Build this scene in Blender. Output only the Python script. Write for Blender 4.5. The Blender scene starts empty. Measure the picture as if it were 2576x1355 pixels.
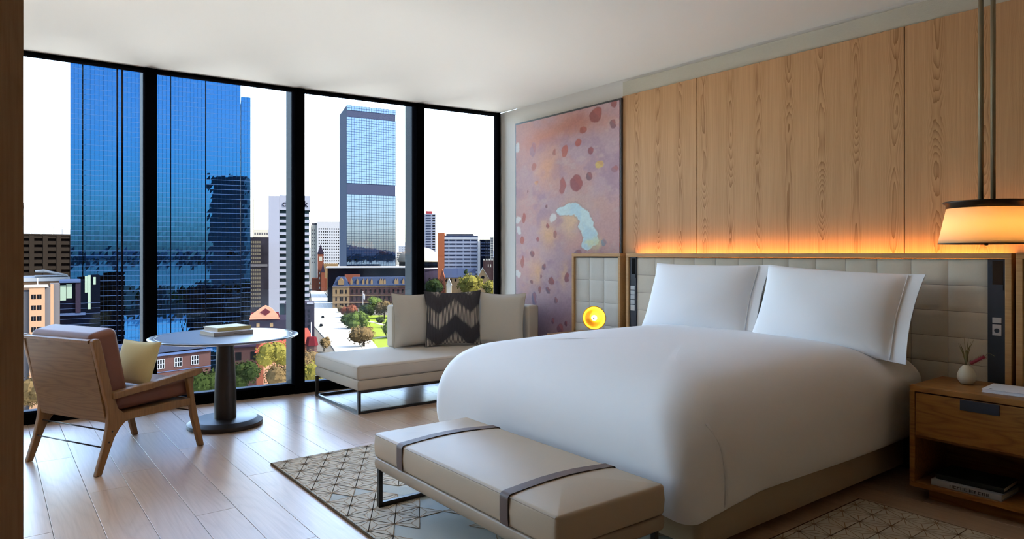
import bpy, math, random
import numpy as np
from mathutils import Vector, Matrix

random.seed(7)
R = math.radians
S = bpy.context.scene
COL = S.collection

# ------------------------------------------------------------------ camera
EYE = Vector((0.0, 0.0, 1.3))
TH = R(37.51)                                   # angle between the view and the headboard wall
FPX = 1717.0
FW = Vector((-math.cos(TH), math.sin(TH), 0))
RT = Vector((math.sin(TH), math.cos(TH), 0))
UP = Vector((0, 0, 1))
cam_d = bpy.data.cameras.new('camera')
cam = bpy.data.objects.new('camera', cam_d)
COL.objects.link(cam)
cam_d.sensor_width = 36.0
cam_d.lens = 36.0 * FPX / 2576.0
cam_d.shift_y = -39.5 / 2576.0
cam_d.clip_start = 0.05
cam_d.clip_end = 30000
cam.location = EYE
cam.rotation_euler = (R(90), 0, math.atan2(-FW.x, FW.y))
S.camera = cam

# ------------------------------------------------------------------ sky, sun, exposure
SUN_DIR = Vector((0.62, 0.78, 0.0)).normalized()   # towards the sun: to the right of the view
SUN_EL = R(42)
SKY = 3.0
SUN_POWER = 40.0
world = bpy.data.worlds.new('world')
S.world = world
world.use_nodes = True
wn = world.node_tree
bg = wn.nodes['Background']
sky = wn.nodes.new('ShaderNodeTexSky')
sky.sky_type = 'NISHITA'
sky.sun_disc = False
sky.sun_elevation = SUN_EL
sky.sun_rotation = math.atan2(SUN_DIR.x, SUN_DIR.y)
sky.air_density = 1.0
sky.dust_density = 2.6
sky.ozone_density = 1.0
wn.links.new(sky.outputs[0], bg.inputs[0])
bg.inputs[1].default_value = SKY
sun_d = bpy.data.lights.new('sun', 'SUN')
sun_d.energy = SUN_POWER
sun_d.angle = R(0.55)
sun_d.color = (1.0, 0.93, 0.82)
sun = bpy.data.objects.new('sun', sun_d)
COL.objects.link(sun)
sdir = SUN_DIR * math.cos(SUN_EL) + UP * math.sin(SUN_EL)
sun.rotation_euler = (-sdir).to_track_quat('-Z', 'Y').to_euler()
S.view_settings.view_transform = 'Standard'
S.view_settings.look = 'None'
S.view_settings.gamma = 1.0
S.view_settings.use_curve_mapping = False
S.view_settings.exposure = 0.12
S.cycles.max_bounces = 7
S.cycles.diffuse_bounces = 4
S.cycles.adaptive_threshold = 0.03
S.cycles.glossy_bounces = 3
S.cycles.transparent_max_bounces = 16
S.cycles.sample_clamp_indirect = 6.0
S.cycles.caustics_reflective = False
S.cycles.caustics_refractive = False

# ------------------------------------------------------------------ helpers
def lin(c):
    return c / 12.92 if c <= 0.04045 else ((c + 0.055) / 1.055) ** 2.4
def hexc(h, k=1.0):
    h = h.lstrip('#')
    return tuple(lin(int(h[i:i + 2], 16) / 255) * k for i in (0, 2, 4)) + (1.0,)

class MB:
    def __init__(s):
        s.v = []; s.f = []
    def add(s, vs, fs):
        o = len(s.v)
        s.v += [tuple(p) for p in vs]
        s.f += [tuple(i + o for i in f) for f in fs]
        return s
    def box(s, x0, x1, y0, y1, z0, z1):
        return s.add([(x0, y0, z0), (x1, y0, z0), (x1, y1, z0), (x0, y1, z0), (x0, y0, z1), (x1, y0, z1), (x1, y1, z1), (x0, y1, z1)],
                     [(0, 3, 2, 1), (4, 5, 6, 7), (0, 1, 5, 4), (1, 2, 6, 5), (2, 3, 7, 6), (3, 0, 4, 7)])
    def prism(s, pts, vec):
        n = len(pts); vec = Vector(vec)
        a = [Vector(p) for p in pts]; b = [p + vec for p in a]
        return s.add(a + b, [tuple(range(n - 1, -1, -1)), tuple(range(n, 2 * n))] + [(i, (i + 1) % n, n + (i + 1) % n, n + i) for i in range(n)])
    def tube(s, path, r, n=10):
        path = [Vector(p) for p in path]; rings = []
        rr = r if isinstance(r, (list, tuple)) else [r] * len(path)
        for i, p in enumerate(path):
            t = (path[min(i + 1, len(path) - 1)] - path[max(i - 1, 0)]).normalized()
            a = t.orthogonal().normalized() if i == 0 else (pa - t * pa.dot(t)).normalized()
            pa = a; b = t.cross(a)
            rings.append([p + (a * math.cos(k * 2 * math.pi / n) + b * math.sin(k * 2 * math.pi / n)) * rr[i] for k in range(n)])
        vs = [q for rg in rings for q in rg]
        fs = [(i * n + k, i * n + (k + 1) % n, (i + 1) * n + (k + 1) % n, (i + 1) * n + k) for i in range(len(path) - 1) for k in range(n)]
        fs += [tuple(range(n - 1, -1, -1)), tuple((len(path) - 1) * n + k for k in range(n))]
        return s.add(vs, fs)
    def lathe(s, prof, n=48, c=(0, 0, 0), closed=False):
        vs = [(c[0] + r * math.cos(2 * math.pi * k / n), c[1] + r * math.sin(2 * math.pi * k / n), c[2] + z) for r, z in prof for k in range(n)]
        m = len(prof)
        fs = [(i * n + k, i * n + (k + 1) % n, (i + 1) * n + (k + 1) % n, (i + 1) * n + k) for i in range(m - 1) for k in range(n)]
        if closed:
            fs += [((m - 1) * n + k, (m - 1) * n + (k + 1) % n, (k + 1) % n, k) for k in range(n)]
        else:
            fs += [tuple(range(n - 1, -1, -1)), tuple((m - 1) * n + k for k in range(n))]
        return s.add(vs, fs)
    def rings(s, rings, cap0=True, cap1=True):
        n = len(rings[0]); m = len(rings)
        fs = [(i * n + k, i * n + (k + 1) % n, (i + 1) * n + (k + 1) % n, (i + 1) * n + k) for i in range(m - 1) for k in range(n)]
        if cap0: fs.append(tuple(range(n - 1, -1, -1)))
        if cap1: fs.append(tuple((m - 1) * n + k for k in range(n)))
        return s.add([p for r in rings for p in r], fs)
    def grid(s, fn, nu, nv):
        vs = [fn(i / nu, j / nv) for j in range(nv + 1) for i in range(nu + 1)]
        fs = [(j * (nu + 1) + i, j * (nu + 1) + i + 1, (j + 1) * (nu + 1) + i + 1, (j + 1) * (nu + 1) + i) for j in range(nv) for i in range(nu)]
        return s.add(vs, fs)
    def mesh(s, name, mat=None, smooth=False):
        me = bpy.data.meshes.new(name)
        me.from_pydata(s.v, [], s.f)
        if mat: me.materials.append(mat)
        if smooth: me.polygons.foreach_set('use_smooth', [True] * len(me.polygons))
        me.update()
        return me
    def build(s, name, mat, parent=None, smooth=False, bevel=0.0, seg=2, loc=None, sub=0):
        return put(name, s.mesh(name, mat, smooth), parent, bevel, seg, loc, sub)

def put(name, me, parent=None, bevel=0.0, seg=2, loc=None, sub=0, rz=0.0):
    o = bpy.data.objects.new(name, me)
    COL.objects.link(o)
    if parent is not None: o.parent = parent
    if loc is not None: o.location = loc
    if rz: o.rotation_euler.z = rz
    if bevel > 0:
        m = o.modifiers.new('bevel', 'BEVEL'); m.width = bevel; m.segments = seg; m.limit_method = 'ANGLE'; m.angle_limit = R(35)
        m.harden_normals = False
        me.polygons.foreach_set('use_smooth', [True] * len(me.polygons))
        w = o.modifiers.new('normals', 'WEIGHTED_NORMAL'); w.keep_sharp = True
    if sub:
        m = o.modifiers.new('subdivision', 'SUBSURF'); m.levels = sub; m.render_levels = sub
    return o
def tag(o, label, cat, group=None, kind=None):
    if label: o['label'] = label
    if cat: o['category'] = cat
    if group: o['group'] = group
    if kind: o['kind'] = kind
    return o
def thing(name, label, cat, loc=(0, 0, 0), rz=0.0, group=None):
    o = bpy.data.objects.new(name, None)
    COL.objects.link(o)
    o.empty_display_size = 0.1
    o.location = loc; o.rotation_euler = (0, 0, rz)
    return tag(o, label, cat, group)
def struct(o):
    o['kind'] = 'structure'; return o
def stuff(o):
    o['kind'] = 'stuff'; return o

# ------------------------------------------------------------------ materials
def mat(name, col, rough=0.6, metal=0.0, spec=0.5, bump=0.0, bscale=60.0, var=0.0, vscale=8.0, emit=None, estr=0.0, sheen=0.0):
    m = bpy.data.materials.new(name); m.use_nodes = True
    nt = m.node_tree; b = nt.nodes['Principled BSDF']
    c = hexc(col) if isinstance(col, str) else tuple(col) + ((1.0,) if len(col) == 3 else ())
    b.inputs['Base Color'].default_value = c
    b.inputs['Roughness'].default_value = rough
    b.inputs['Metallic'].default_value = metal
    b.inputs['Specular IOR Level'].default_value = spec
    if sheen: b.inputs['Sheen Weight'].default_value = sheen
    if emit:
        b.inputs['Emission Color'].default_value = hexc(emit) if isinstance(emit, str) else tuple(emit) + (1.0,)
        b.inputs['Emission Strength'].default_value = estr
    if var or bump:
        tc = nt.nodes.new('ShaderNodeTexCoord')
    if var:
        n = nt.nodes.new('ShaderNodeTexNoise'); n.inputs['Scale'].default_value = vscale; n.inputs['Detail'].default_value = 4
        nt.links.new(tc.outputs['Object'], n.inputs['Vector'])
        mx = nt.nodes.new('ShaderNodeMix'); mx.data_type = 'RGBA'
        mx.inputs[6].default_value = tuple(x * (1 - var) for x in c[:3]) + (1,)
        mx.inputs[7].default_value = tuple(min(1, x * (1 + var)) for x in c[:3]) + (1,)
        nt.links.new(n.outputs['Fac'], mx.inputs[0]); nt.links.new(mx.outputs[2], b.inputs['Base Color'])
    if bump:
        n = nt.nodes.new('ShaderNodeTexNoise'); n.inputs['Scale'].default_value = bscale; n.inputs['Detail'].default_value = 3
        nt.links.new(tc.outputs['Object'], n.inputs['Vector'])
        bp = nt.nodes.new('ShaderNodeBump'); bp.inputs['Strength'].default_value = bump; bp.inputs['Distance'].default_value = 0.004
        nt.links.new(n.outputs['Fac'], bp.inputs['Height']); nt.links.new(bp.outputs['Normal'], b.inputs['Normal'])
    return m

def wood(name, c1, c2, grain='Z', scale=1.0, rough=0.45, spec=0.4, cathedral=0.5, per_object=0.0, gloss_bump=0.05):
    """oak-like: long fine streaks along one axis, with rings that open into flame figures"""
    m = bpy.data.materials.new(name); m.use_nodes = True
    nt = m.node_tree; N = nt.nodes; L = nt.links; b = N['Principled BSDF']
    tc = N.new('ShaderNodeTexCoord'); oi = N.new('ShaderNodeObjectInfo')
    off = N.new('ShaderNodeVectorMath'); off.operation = 'SCALE'; off.inputs[0].default_value = (7.3, 5.1, 3.7)
    L.new(oi.outputs['Random'], off.inputs['Scale'])
    ad = N.new('ShaderNodeVectorMath'); ad.operation = 'ADD'
    L.new(tc.outputs['Object'], ad.inputs[0]); L.new(off.outputs[0], ad.inputs[1])
    def mapped(across, along):
        mp = N.new('ShaderNodeMapping')
        s = [across * scale] * 3; s['XYZ'.index(grain)] = along * scale
        mp.inputs['Scale'].default_value = s
        L.new(ad.outputs[0], mp.inputs['Vector']); return mp
    fine = N.new('ShaderNodeTexNoise'); fine.inputs['Scale'].default_value = 1; fine.inputs['Detail'].default_value = 5; fine.inputs['Roughness'].default_value = 0.65
    L.new(mapped(90, 2.2).outputs[0], fine.inputs['Vector'])
    big = N.new('ShaderNodeTexNoise'); big.inputs['Scale'].default_value = 1; big.inputs['Detail'].default_value = 1.5
    L.new(mapped(5.0, 0.55).outputs[0], big.inputs['Vector'])
    mul = N.new('ShaderNodeMath'); mul.operation = 'MULTIPLY'; mul.inputs[1].default_value = 16.0
    L.new(big.outputs['Fac'], mul.inputs[0])
    fr = N.new('ShaderNodeMath'); fr.operation = 'PINGPONG'; fr.inputs[1].default_value = 0.5
    L.new(mul.outputs[0], fr.inputs[0])
    rp = N.new('ShaderNodeMath'); rp.operation = 'POWER'; rp.inputs[1].default_value = 2.0
    f2 = N.new('ShaderNodeMath'); f2.operation = 'MULTIPLY'; f2.inputs[1].default_value = 2.0
    L.new(fr.outputs[0], f2.inputs[0]); L.new(f2.outputs[0], rp.inputs[0])
    cm = N.new('ShaderNodeMath'); cm.operation = 'MULTIPLY'; cm.inputs[1].default_value = cathedral
    L.new(rp.outputs[0], cm.inputs[0])
    sm = N.new('ShaderNodeMath'); sm.operation = 'ADD'
    fm = N.new('ShaderNodeMath'); fm.operation = 'MULTIPLY_ADD'; fm.inputs[1].default_value = 1.3; fm.inputs[2].default_value = -0.3
    L.new(fine.outputs['Fac'], fm.inputs[0])
    L.new(fm.outputs[0], sm.inputs[0]); L.new(cm.outputs[0], sm.inputs[1])
    mx = N.new('ShaderNodeMix'); mx.data_type = 'RGBA'; mx.clamp_factor = True
    mx.inputs[6].default_value = hexc(c1); mx.inputs[7].default_value = hexc(c2)
    L.new(sm.outputs[0], mx.inputs[0])
    out = mx.outputs[2]
    if per_object:
        hs = N.new('ShaderNodeHueSaturation')
        mr = N.new('ShaderNodeMapRange'); mr.inputs['To Min'].default_value = 1 - per_object; mr.inputs['To Max'].default_value = 1 + per_object
        L.new(oi.outputs['Random'], mr.inputs['Value']); L.new(mr.outputs[0], hs.inputs['Value']); L.new(out, hs.inputs['Color'])
        out = hs.outputs[0]
    L.new(out, b.inputs['Base Color'])
    b.inputs['Roughness'].default_value = rough; b.inputs['Specular IOR Level'].default_value = spec
    if gloss_bump:
        bp = N.new('ShaderNodeBump'); bp.inputs['Strength'].default_value = gloss_bump; bp.inputs['Distance'].default_value = 0.003
        L.new(fine.outputs['Fac'], bp.inputs['Height']); L.new(bp.outputs['Normal'], b.inputs['Normal'])
    return m

def fabric(name, col, rough=0.9, weave=900.0, strength=0.25, var=0.05):
    m = mat(name, col, rough, 0, 0.25, sheen=0.15)
    nt = m.node_tree; N = nt.nodes; L = nt.links; b = N['Principled BSDF']
    tc = N.new('ShaderNodeTexCoord')
    n = N.new('ShaderNodeTexNoise'); n.inputs['Scale'].default_value = weave * 0.35; n.inputs['Detail'].default_value = 2
    L.new(tc.outputs['Object'], n.inputs['Vector'])
    bp = N.new('ShaderNodeBump'); bp.inputs['Strength'].default_value = strength; bp.inputs['Distance'].default_value = 0.001
    L.new(n.outputs['Fac'], bp.inputs['Height']); L.new(bp.outputs['Normal'], b.inputs['Normal'])
    mx = N.new('ShaderNodeMix'); mx.data_type = 'RGBA'; c = hexc(col)
    mx.inputs[6].default_value = tuple(x * (1 - var) for x in c[:3]) + (1,); mx.inputs[7].default_value = tuple(min(1, x * (1 + var)) for x in c[:3]) + (1,)
    L.new(n.outputs['Fac'], mx.inputs[0]); L.new(mx.outputs[2], b.inputs['Base Color'])
    return m

def glass_mat(name, tint=(0.93, 0.95, 0.95)):
    m = bpy.data.materials.new(name); m.use_nodes = True
    nt = m.node_tree; N = nt.nodes; L = nt.links
    N.remove(N['Principled BSDF'])
    tr = N.new('ShaderNodeBsdfTransparent'); tr.inputs[0].default_value = tint + (1,)
    gl = N.new('ShaderNodeBsdfGlossy'); gl.inputs['Roughness'].default_value = 0.0
    fr = N.new('ShaderNodeFresnel'); fr.inputs['IOR'].default_value = 1.35
    mx = N.new('ShaderNodeMixShader')
    L.new(fr.outputs[0], mx.inputs[0]); L.new(tr.outputs[0], mx.inputs[1]); L.new(gl.outputs[0], mx.inputs[2])
    L.new(mx.outputs[0], N['Material Output'].inputs[0])
    return m

M = {}
M['paint'] = mat('white_paint', '#e6e3dc', 0.9, 0, 0.2)
M['ceiling'] = mat('ceiling_paint', '#eae5d9', 0.95, 0, 0.15)
M['soffit'] = mat('beige_plaster', '#cfcab8', 0.9, 0, 0.2, bump=0.3, bscale=140, var=0.04, vscale=60)
def veneer(name, c1, c2, leaf=0.235):
    """book-matched oak veneer: straight grain with a column of flame figure down the middle of every leaf"""
    m = bpy.data.materials.new(name); m.use_nodes = True
    nt = m.node_tree; N = nt.nodes; L = nt.links; b = N['Principled BSDF']
    def mth(op, a, b_=None, c_=None, clamp=False):
        n = N.new('ShaderNodeMath'); n.operation = op; n.use_clamp = clamp
        for i_, q in enumerate((a, b_, c_)):
            if q is None: continue
            if isinstance(q, (int, float)): n.inputs[i_].default_value = q
            else: L.new(q, n.inputs[i_])
        return n.outputs[0]
    def noise(vec, scale, det=3.0):
        n = N.new('ShaderNodeTexNoise'); n.inputs['Scale'].default_value = scale; n.inputs['Detail'].default_value = det; L.new(vec, n.inputs['Vector']); return n.outputs['Fac']
    def scaled(vec, sc):
        n = N.new('ShaderNodeMapping'); n.inputs['Scale'].default_value = sc; L.new(vec, n.inputs['Vector']); return n.outputs[0]
    tc = N.new('ShaderNodeTexCoord').outputs['Object']
    sp = N.new('ShaderNodeSeparateXYZ'); L.new(tc, sp.inputs[0])
    wob = mth('MULTIPLY', mth('SUBTRACT', noise(scaled(tc, (2, 2, 1.1)), 1.0, 2), 0.5), 0.06)
    xx = mth('ADD', mth('ADD', sp.outputs['X'], wob), 20.0)
    pp = mth('PINGPONG', xx, leaf / 2)
    cell = mth('FLOOR', mth('DIVIDE', mth('ADD', xx, leaf / 2), leaf))
    cv = N.new('ShaderNodeCombineXYZ'); L.new(mth('MULTIPLY', cell, 7.31), cv.inputs[0]); L.new(mth('MULTIPLY', sp.outputs['Z'], 1.5), cv.inputs[2])
    e = mth('MULTIPLY_ADD', noise(cv.outputs[0], 1.0, 1.0), 0.26, -0.045)
    r = mth('SQRT', mth('ADD', mth('MULTIPLY', pp, pp), mth('MULTIPLY', mth('MULTIPLY', e, e), 0.30)))
    ring = mth('FRACT', mth('ADD', mth('MULTIPLY', r, 150.0), mth('MULTIPLY', noise(scaled(tc, (60, 60, 3)), 1.0, 2), 1.2)))
    near = mth('SUBTRACT', 1.0, mth('DIVIDE', pp, 0.052), clamp=True)
    fig = mth('MULTIPLY', mth('POWER', ring, 2.2), mth('MULTIPLY_ADD', near, 0.75, 0.13))
    fine = noise(scaled(tc, (130, 130, 2.5)), 1.0, 4)
    tone = noise(scaled(tc, (9, 9, 0.4)), 1.0, 2)
    f = mth('ADD', mth('ADD', fig, mth('MULTIPLY_ADD', fine, 0.7, -0.15)), mth('MULTIPLY_ADD', tone, 0.5, -0.25), clamp=True)
    mx = N.new('ShaderNodeMix'); mx.data_type = 'RGBA'; mx.inputs[6].default_value = hexc(c1); mx.inputs[7].default_value = hexc(c2)
    L.new(f, mx.inputs[0]); L.new(mx.outputs[2], b.inputs['Base Color'])
    b.inputs['Roughness'].default_value = 0.5; b.inputs['Specular IOR Level'].default_value = 0.3
    return m
M['panel'] = veneer('oak_veneer', '#cda274', '#93673c')
M['frame_oak'] = wood('oak_frame', '#c39a66', '#a67b4b', 'X', 1.5, 0.5, 0.35, 0.2)
M['plank'] = wood('oak_plank', '#c4a78e', '#a98a70', 'X', 1.0, 0.33, 0.8, 0.3, 0.07)
M['column'] = wood('walnut_column', '#c9a583', '#a98562', 'Z', 1.6, 0.5, 0.3, 0.25)
M['stand'] = wood('nightstand_oak', '#a06f35', '#7a4d20', 'X', 1.4, 0.42, 0.4, 0.55)
M['chairwood'] = wood('chair_oak', '#8f6a42', '#6f4e2c', 'Z', 2.0, 0.45, 0.4, 0.25)
M['chairply'] = wood('chair_ply', '#8a6a44', '#6e4f2d', 'X', 1.6, 0.5, 0.35, 0.5)
M['black'] = mat('black_frame', '#08080a', 0.85, 0.0, 0.0)
M['fin'] = mat('grey_fin', '#1f2427', 0.7, 0.0, 0.05)
M['ledge'] = mat('pale_ledge', '#3a4048', 0.8, 0.0, 0.05)
M['glass'] = glass_mat('window_glass')
M['sheet'] = mat('white_linen', '#f3f3f5', 0.85, 0, 0.2, bump=0.04, bscale=400)
M['base'] = fabric('taupe_base', '#b09f86', 0.9)
M['dark'] = mat('dark_plinth', '#15100c', 0.7)
M['bench'] = mat('taupe_leather', '#b3a18a', 0.42, 0, 0.4, bump=0.08, bscale=350, var=0.03, vscale=5)
M['bench_base'] = mat('taupe_leather_base', '#9c8a75', 0.45, 0, 0.4, bump=0.08, bscale=350)
M['strap'] = mat('dark_leather_strap', '#5c4840', 0.5, 0, 0.3)
M['metal'] = mat('bronze_metal', '#3a332e', 0.35, 0.7, 0.5)
M['chaise'] = fabric('oatmeal_fabric', '#cdc2b4')
M['chaise_base'] = fabric('oatmeal_base', '#bcae9b')
M['chaise_back'] = fabric('stone_fabric', '#bdb3a4')
M['cushion'] = fabric('linen_cushion', '#c9c2b6', weave=700, strength=0.4)
M['piping'] = fabric('linen_piping', '#a89d8e')
M['leather'] = mat('brown_leather', '#744a3a', 0.5, 0, 0.3, bump=0.1, bscale=260, var=0.06, vscale=6)
M['cream'] = fabric('cream_cushion', '#cfc190', weave=500, strength=0.6)
M['tabletop'] = mat('grey_tabletop', '#77777c', 0.28, 0, 0.5)
M['pedestal'] = mat('dark_pedestal', '#2e2622', 0.4, 0.2, 0.5)
M['tuft'] = fabric('tufted_upholstery', '#cdc4b3', 0.8, 300, 0.1, 0.03)
M['tuft2'] = fabric('tufted_upholstery_cool', '#d3d0c6', 0.8, 300, 0.1, 0.03)
M['charcoal'] = mat('charcoal_panel', '#2c313c', 0.4, 0, 0.45)
M['blackgloss'] = mat('black_gloss', '#08080a', 0.15)
M['silver'] = mat('silver_plate', '#b8b8ba', 0.35, 0.6)
M['bronze'] = mat('bronze_rod', '#8a8068', 0.45, 0.3)
M['bronzeband'] = mat('dark_bronze_band', '#33291f', 0.4, 0.6)
M['rug'] = mat('rug_beige', '#d6cdbc', 0.95, 0, 0.1, bump=0.5, bscale=500, var=0.10, vscale=2.0)
M['rugpale'] = mat('rug_pale_blue', '#c8ccc6', 0.95, 0, 0.1, bump=0.5, bscale=500)
M['rugline'] = mat('rug_brown_line', '#a88c6e', 0.95, 0, 0.1)
M['rugedge'] = mat('rug_binding', '#5a4630', 0.95, 0, 0.1)
M['ceramic'] = mat('cream_ceramic', '#d6cdb4', 0.35, 0, 0.5, var=0.04, vscale=20)
M['white'] = mat('white_card', '#ececf0', 0.6)
M['page'] = mat('book_pages', '#ddd8cc', 0.8, bump=0.3, bscale=300)
M['bookgrey'] = mat('grey_cover', '#a2a0a4', 0.5)
M['bookgreytop'] = mat('pale_grey_cover', '#c3c3c9', 0.5)
M['bookyellow'] = mat('olive_cover', '#b6ab72', 0.55)
M['bookcream'] = mat('cream_cover', '#eee9d6', 0.55)
M['bookdark'] = mat('dark_cover', '#1b2226', 0.5)
M['print'] = mat('dark_print', '#3a3a3c', 0.6)
M['stem'] = mat('dry_grass', '#6d6035', 0.8)
M['red'] = mat('red_flower', '#8e2430', 0.7)

# ------------------------------------------------------------------ room shell
WIN = [(-6.42, -2.5), (-6.425, -1.37), (-6.415, -0.15), (-6.375, 1.075), (-6.295, 2.305), (-6.17, 3.517), (-6.06, 4.455)]
CEIL = 2.84
HBY = 4.464                                      # headboard wall plane
XR = 1.4                                         # wall behind the camera
YL = -2.5

floor = struct(MB().box(-6.30, XR, YL, HBY, -0.3, -0.022).build('floor', M['dark']))
PW = 0.192
row = 0
y = HBY
plank_len = 1.9
plank_meshes = {}
def plank_mesh(L, w):
    key = (round(L, 3), round(w, 3))
    if key not in plank_meshes:
        b = 0.0006; x1, y1 = L - 0.0012, w - 0.0012; x0 = y0 = 0.0012
        mb = MB().add([(x0, y0, -0.02), (x1, y0, -0.02), (x1, y1, -0.02), (x0, y1, -0.02),
                       (x0, y0, -b), (x1, y0, -b), (x1, y1, -b), (x0, y1, -b),
                       (x0 + b, y0 + b, 0), (x1 - b, y0 + b, 0), (x1 - b, y1 - b, 0), (x0 + b, y1 - b, 0)],
                      [(0, 3, 2, 1), (0, 1, 5, 4), (1, 2, 6, 5), (2, 3, 7, 6), (3, 0, 4, 7),
                       (4, 5, 9, 8), (5, 6, 10, 9), (6, 7, 11, 10), (7, 4, 8, 11), (8, 9, 10, 11)])
        plank_meshes[key] = mb.mesh('plank', M['plank'])
    return plank_meshes[key]
def win_x(yy):
    for (xa, ya), (xb, yb) in zip(WIN, WIN[1:]):
        if ya <= yy <= yb:
            return xa + (xb - xa) * (yy - ya) / (yb - ya)
    return WIN[0][0] if yy < WIN[0][1] else WIN[-1][0]
offs = [0.35, 1.42, 0.82, 1.75, 0.12, 1.18, 0.62, 1.55]
while y > -1.2:
    ya = y - PW
    x = -6.36 if y < 3.0 else -6.15
    first = offs[row % len(offs)]
    while x < 0.2:
        L = first if first else plank_len
        first = None
        if ya > 1.0 or x < -1.2:
            put('plank', plank_mesh(L, PW), floor, loc=(x, ya, 0))
        x += L
    y = ya; row += 1

# ceiling follows the curved window line
cp = [(x + 0.02, yy) for x, yy in WIN] + [(XR, 4.6), (XR, YL)]
mb = MB().prism([(x, yy, CEIL) for x, yy in cp], (0, 0, 0.25))
struct(mb.build('ceiling', M['ceiling']))
struct(MB().box(-6.1, XR, HBY, HBY + 0.2, -0.3, CEIL).build('wall_headboard', M['paint']))
struct(MB().box(XR, XR + 0.15, YL, HBY, -0.3, CEIL).build('wall_behind', M['column']))
struct(MB().box(-6.3, XR, YL - 0.15, YL, -0.3, CEIL).build('wall_entrance', M['column']))
struct(MB().box(-2.36, -2.20, YL, 0.0735, 0.0, CEIL).build('wall_left', M['column']))
# plaster band above the panelling and the shadow gap under the ceiling
struct(MB().box(-4.19, XR, HBY - 0.012, HBY, 2.69, 2.815).build('trim_1', M['soffit']))

# oak wall panelling: separate sheets with open joints
pan = struct(MB().box(-4.19, XR, HBY - 0.006, HBY, 0.0, 2.688).build('wall_panelling', M['dark']))
seams = [-4.19, -3.387, -1.848, -0.309, XR]
for a, b in zip(seams, seams[1:]):
    MB().box(a + 0.003, b - 0.003, HBY - 0.024, HBY - 0.006, 0.02, 2.688).build('panel', M['panel'], pan, bevel=0.0015, seg=1)

# curved window wall: four visible bays and two round the corner of the column
wt = 0.045
for i, ((xa, ya), (xb, yb)) in enumerate(zip(WIN, WIN[1:])):
    a = Vector((xa, ya, 0)); b = Vector((xb, yb, 0)); d = b - a; L = d.length
    ang = math.atan2(d.y, d.x)
    w = struct(thing('window_%d' % (i + 1), None, None, (xa, ya, 0), ang))   # local x along the glass, local -y into the room
    MB().box(0.0, L, -0.05, 0.05, 0.0, 0.085).build('sill', M['black'], w, bevel=0.004)
    MB().box(0.0, L, -0.05, 0.05, CEIL - 0.024, CEIL).build('head_rail', M['black'], w, bevel=0.004)
    MB().box(0.0, L, 0.051, 0.24, -0.06, 0.065).build('ledge', M['ledge'], w, bevel=0.004)
    MB().box(0.044, L - 0.044, 0.012, 0.02, 0.08, CEIL - 0.018).build('pane', M['glass'], w)
    wl = wt if i < 5 else 0.03
    MB().box(L - wl, L + (wt if i < 5 else 0.0), -0.062, 0.055, 0.0, CEIL).build('mullion', M['black'], w, bevel=0.004)
    if i < 5:
        MB().box(L - 0.046, L + 0.046, 0.0555, 0.24, -0.06, CEIL + 0.1).build('fin', M['fin'], w, bevel=0.004)

# the panes are marked as the openings daylight comes through (no light of their own)
for i, ((xa, ya), (xb, yb)) in enumerate(zip(WIN, WIN[1:])):
    pd = bpy.data.lights.new('window_opening', 'AREA'); pd.shape = 'RECTANGLE'
    pd.size = math.hypot(xb - xa, yb - ya) - 0.1; pd.size_y = CEIL - 0.12
    pd.cycles.is_portal = True
    po = bpy.data.objects.new('window_opening', pd); COL.objects.link(po)
    po.location = ((xa + xb) / 2 - 0.04, (ya + yb) / 2, CEIL / 2 + 0.02)
    po.rotation_euler = Vector((yb - ya, -(xb - xa), 0)).to_track_quat('-Z', 'Z').to_euler()

# the storeys above, below and beside the room: the hotel tower itself
M['hotel'] = mat('hotel_cladding', '#4a4648', 0.5, 0.1, var=0.2, vscale=0.3)
M['hotelglass'] = mat('hotel_glass', '#101820', 0.1, 0.0, 0.5)
ht = struct(thing('hotel_tower', None, None, (0, 0, 0)))
for nm, bx_ in (('storeys_below', (-6.3, 22, -14, 9, -40, -0.31)), ('storeys_above', (-6.3, 22, -14, 9, CEIL + 0.26, 52)),
                ('rooms_beside', (-6.0, 22, HBY + 0.21, 9, -0.31, CEIL + 0.26)), ('rooms_opposite', (-6.3, 22, -14, YL - 0.16, -0.31, CEIL + 0.26)),
                ('rooms_behind', (XR + 0.16, 22, YL - 0.16, HBY + 0.21, -0.31, CEIL + 0.26))):
    MB().box(*bx_).build(nm, M['hotel'], ht)

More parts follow.
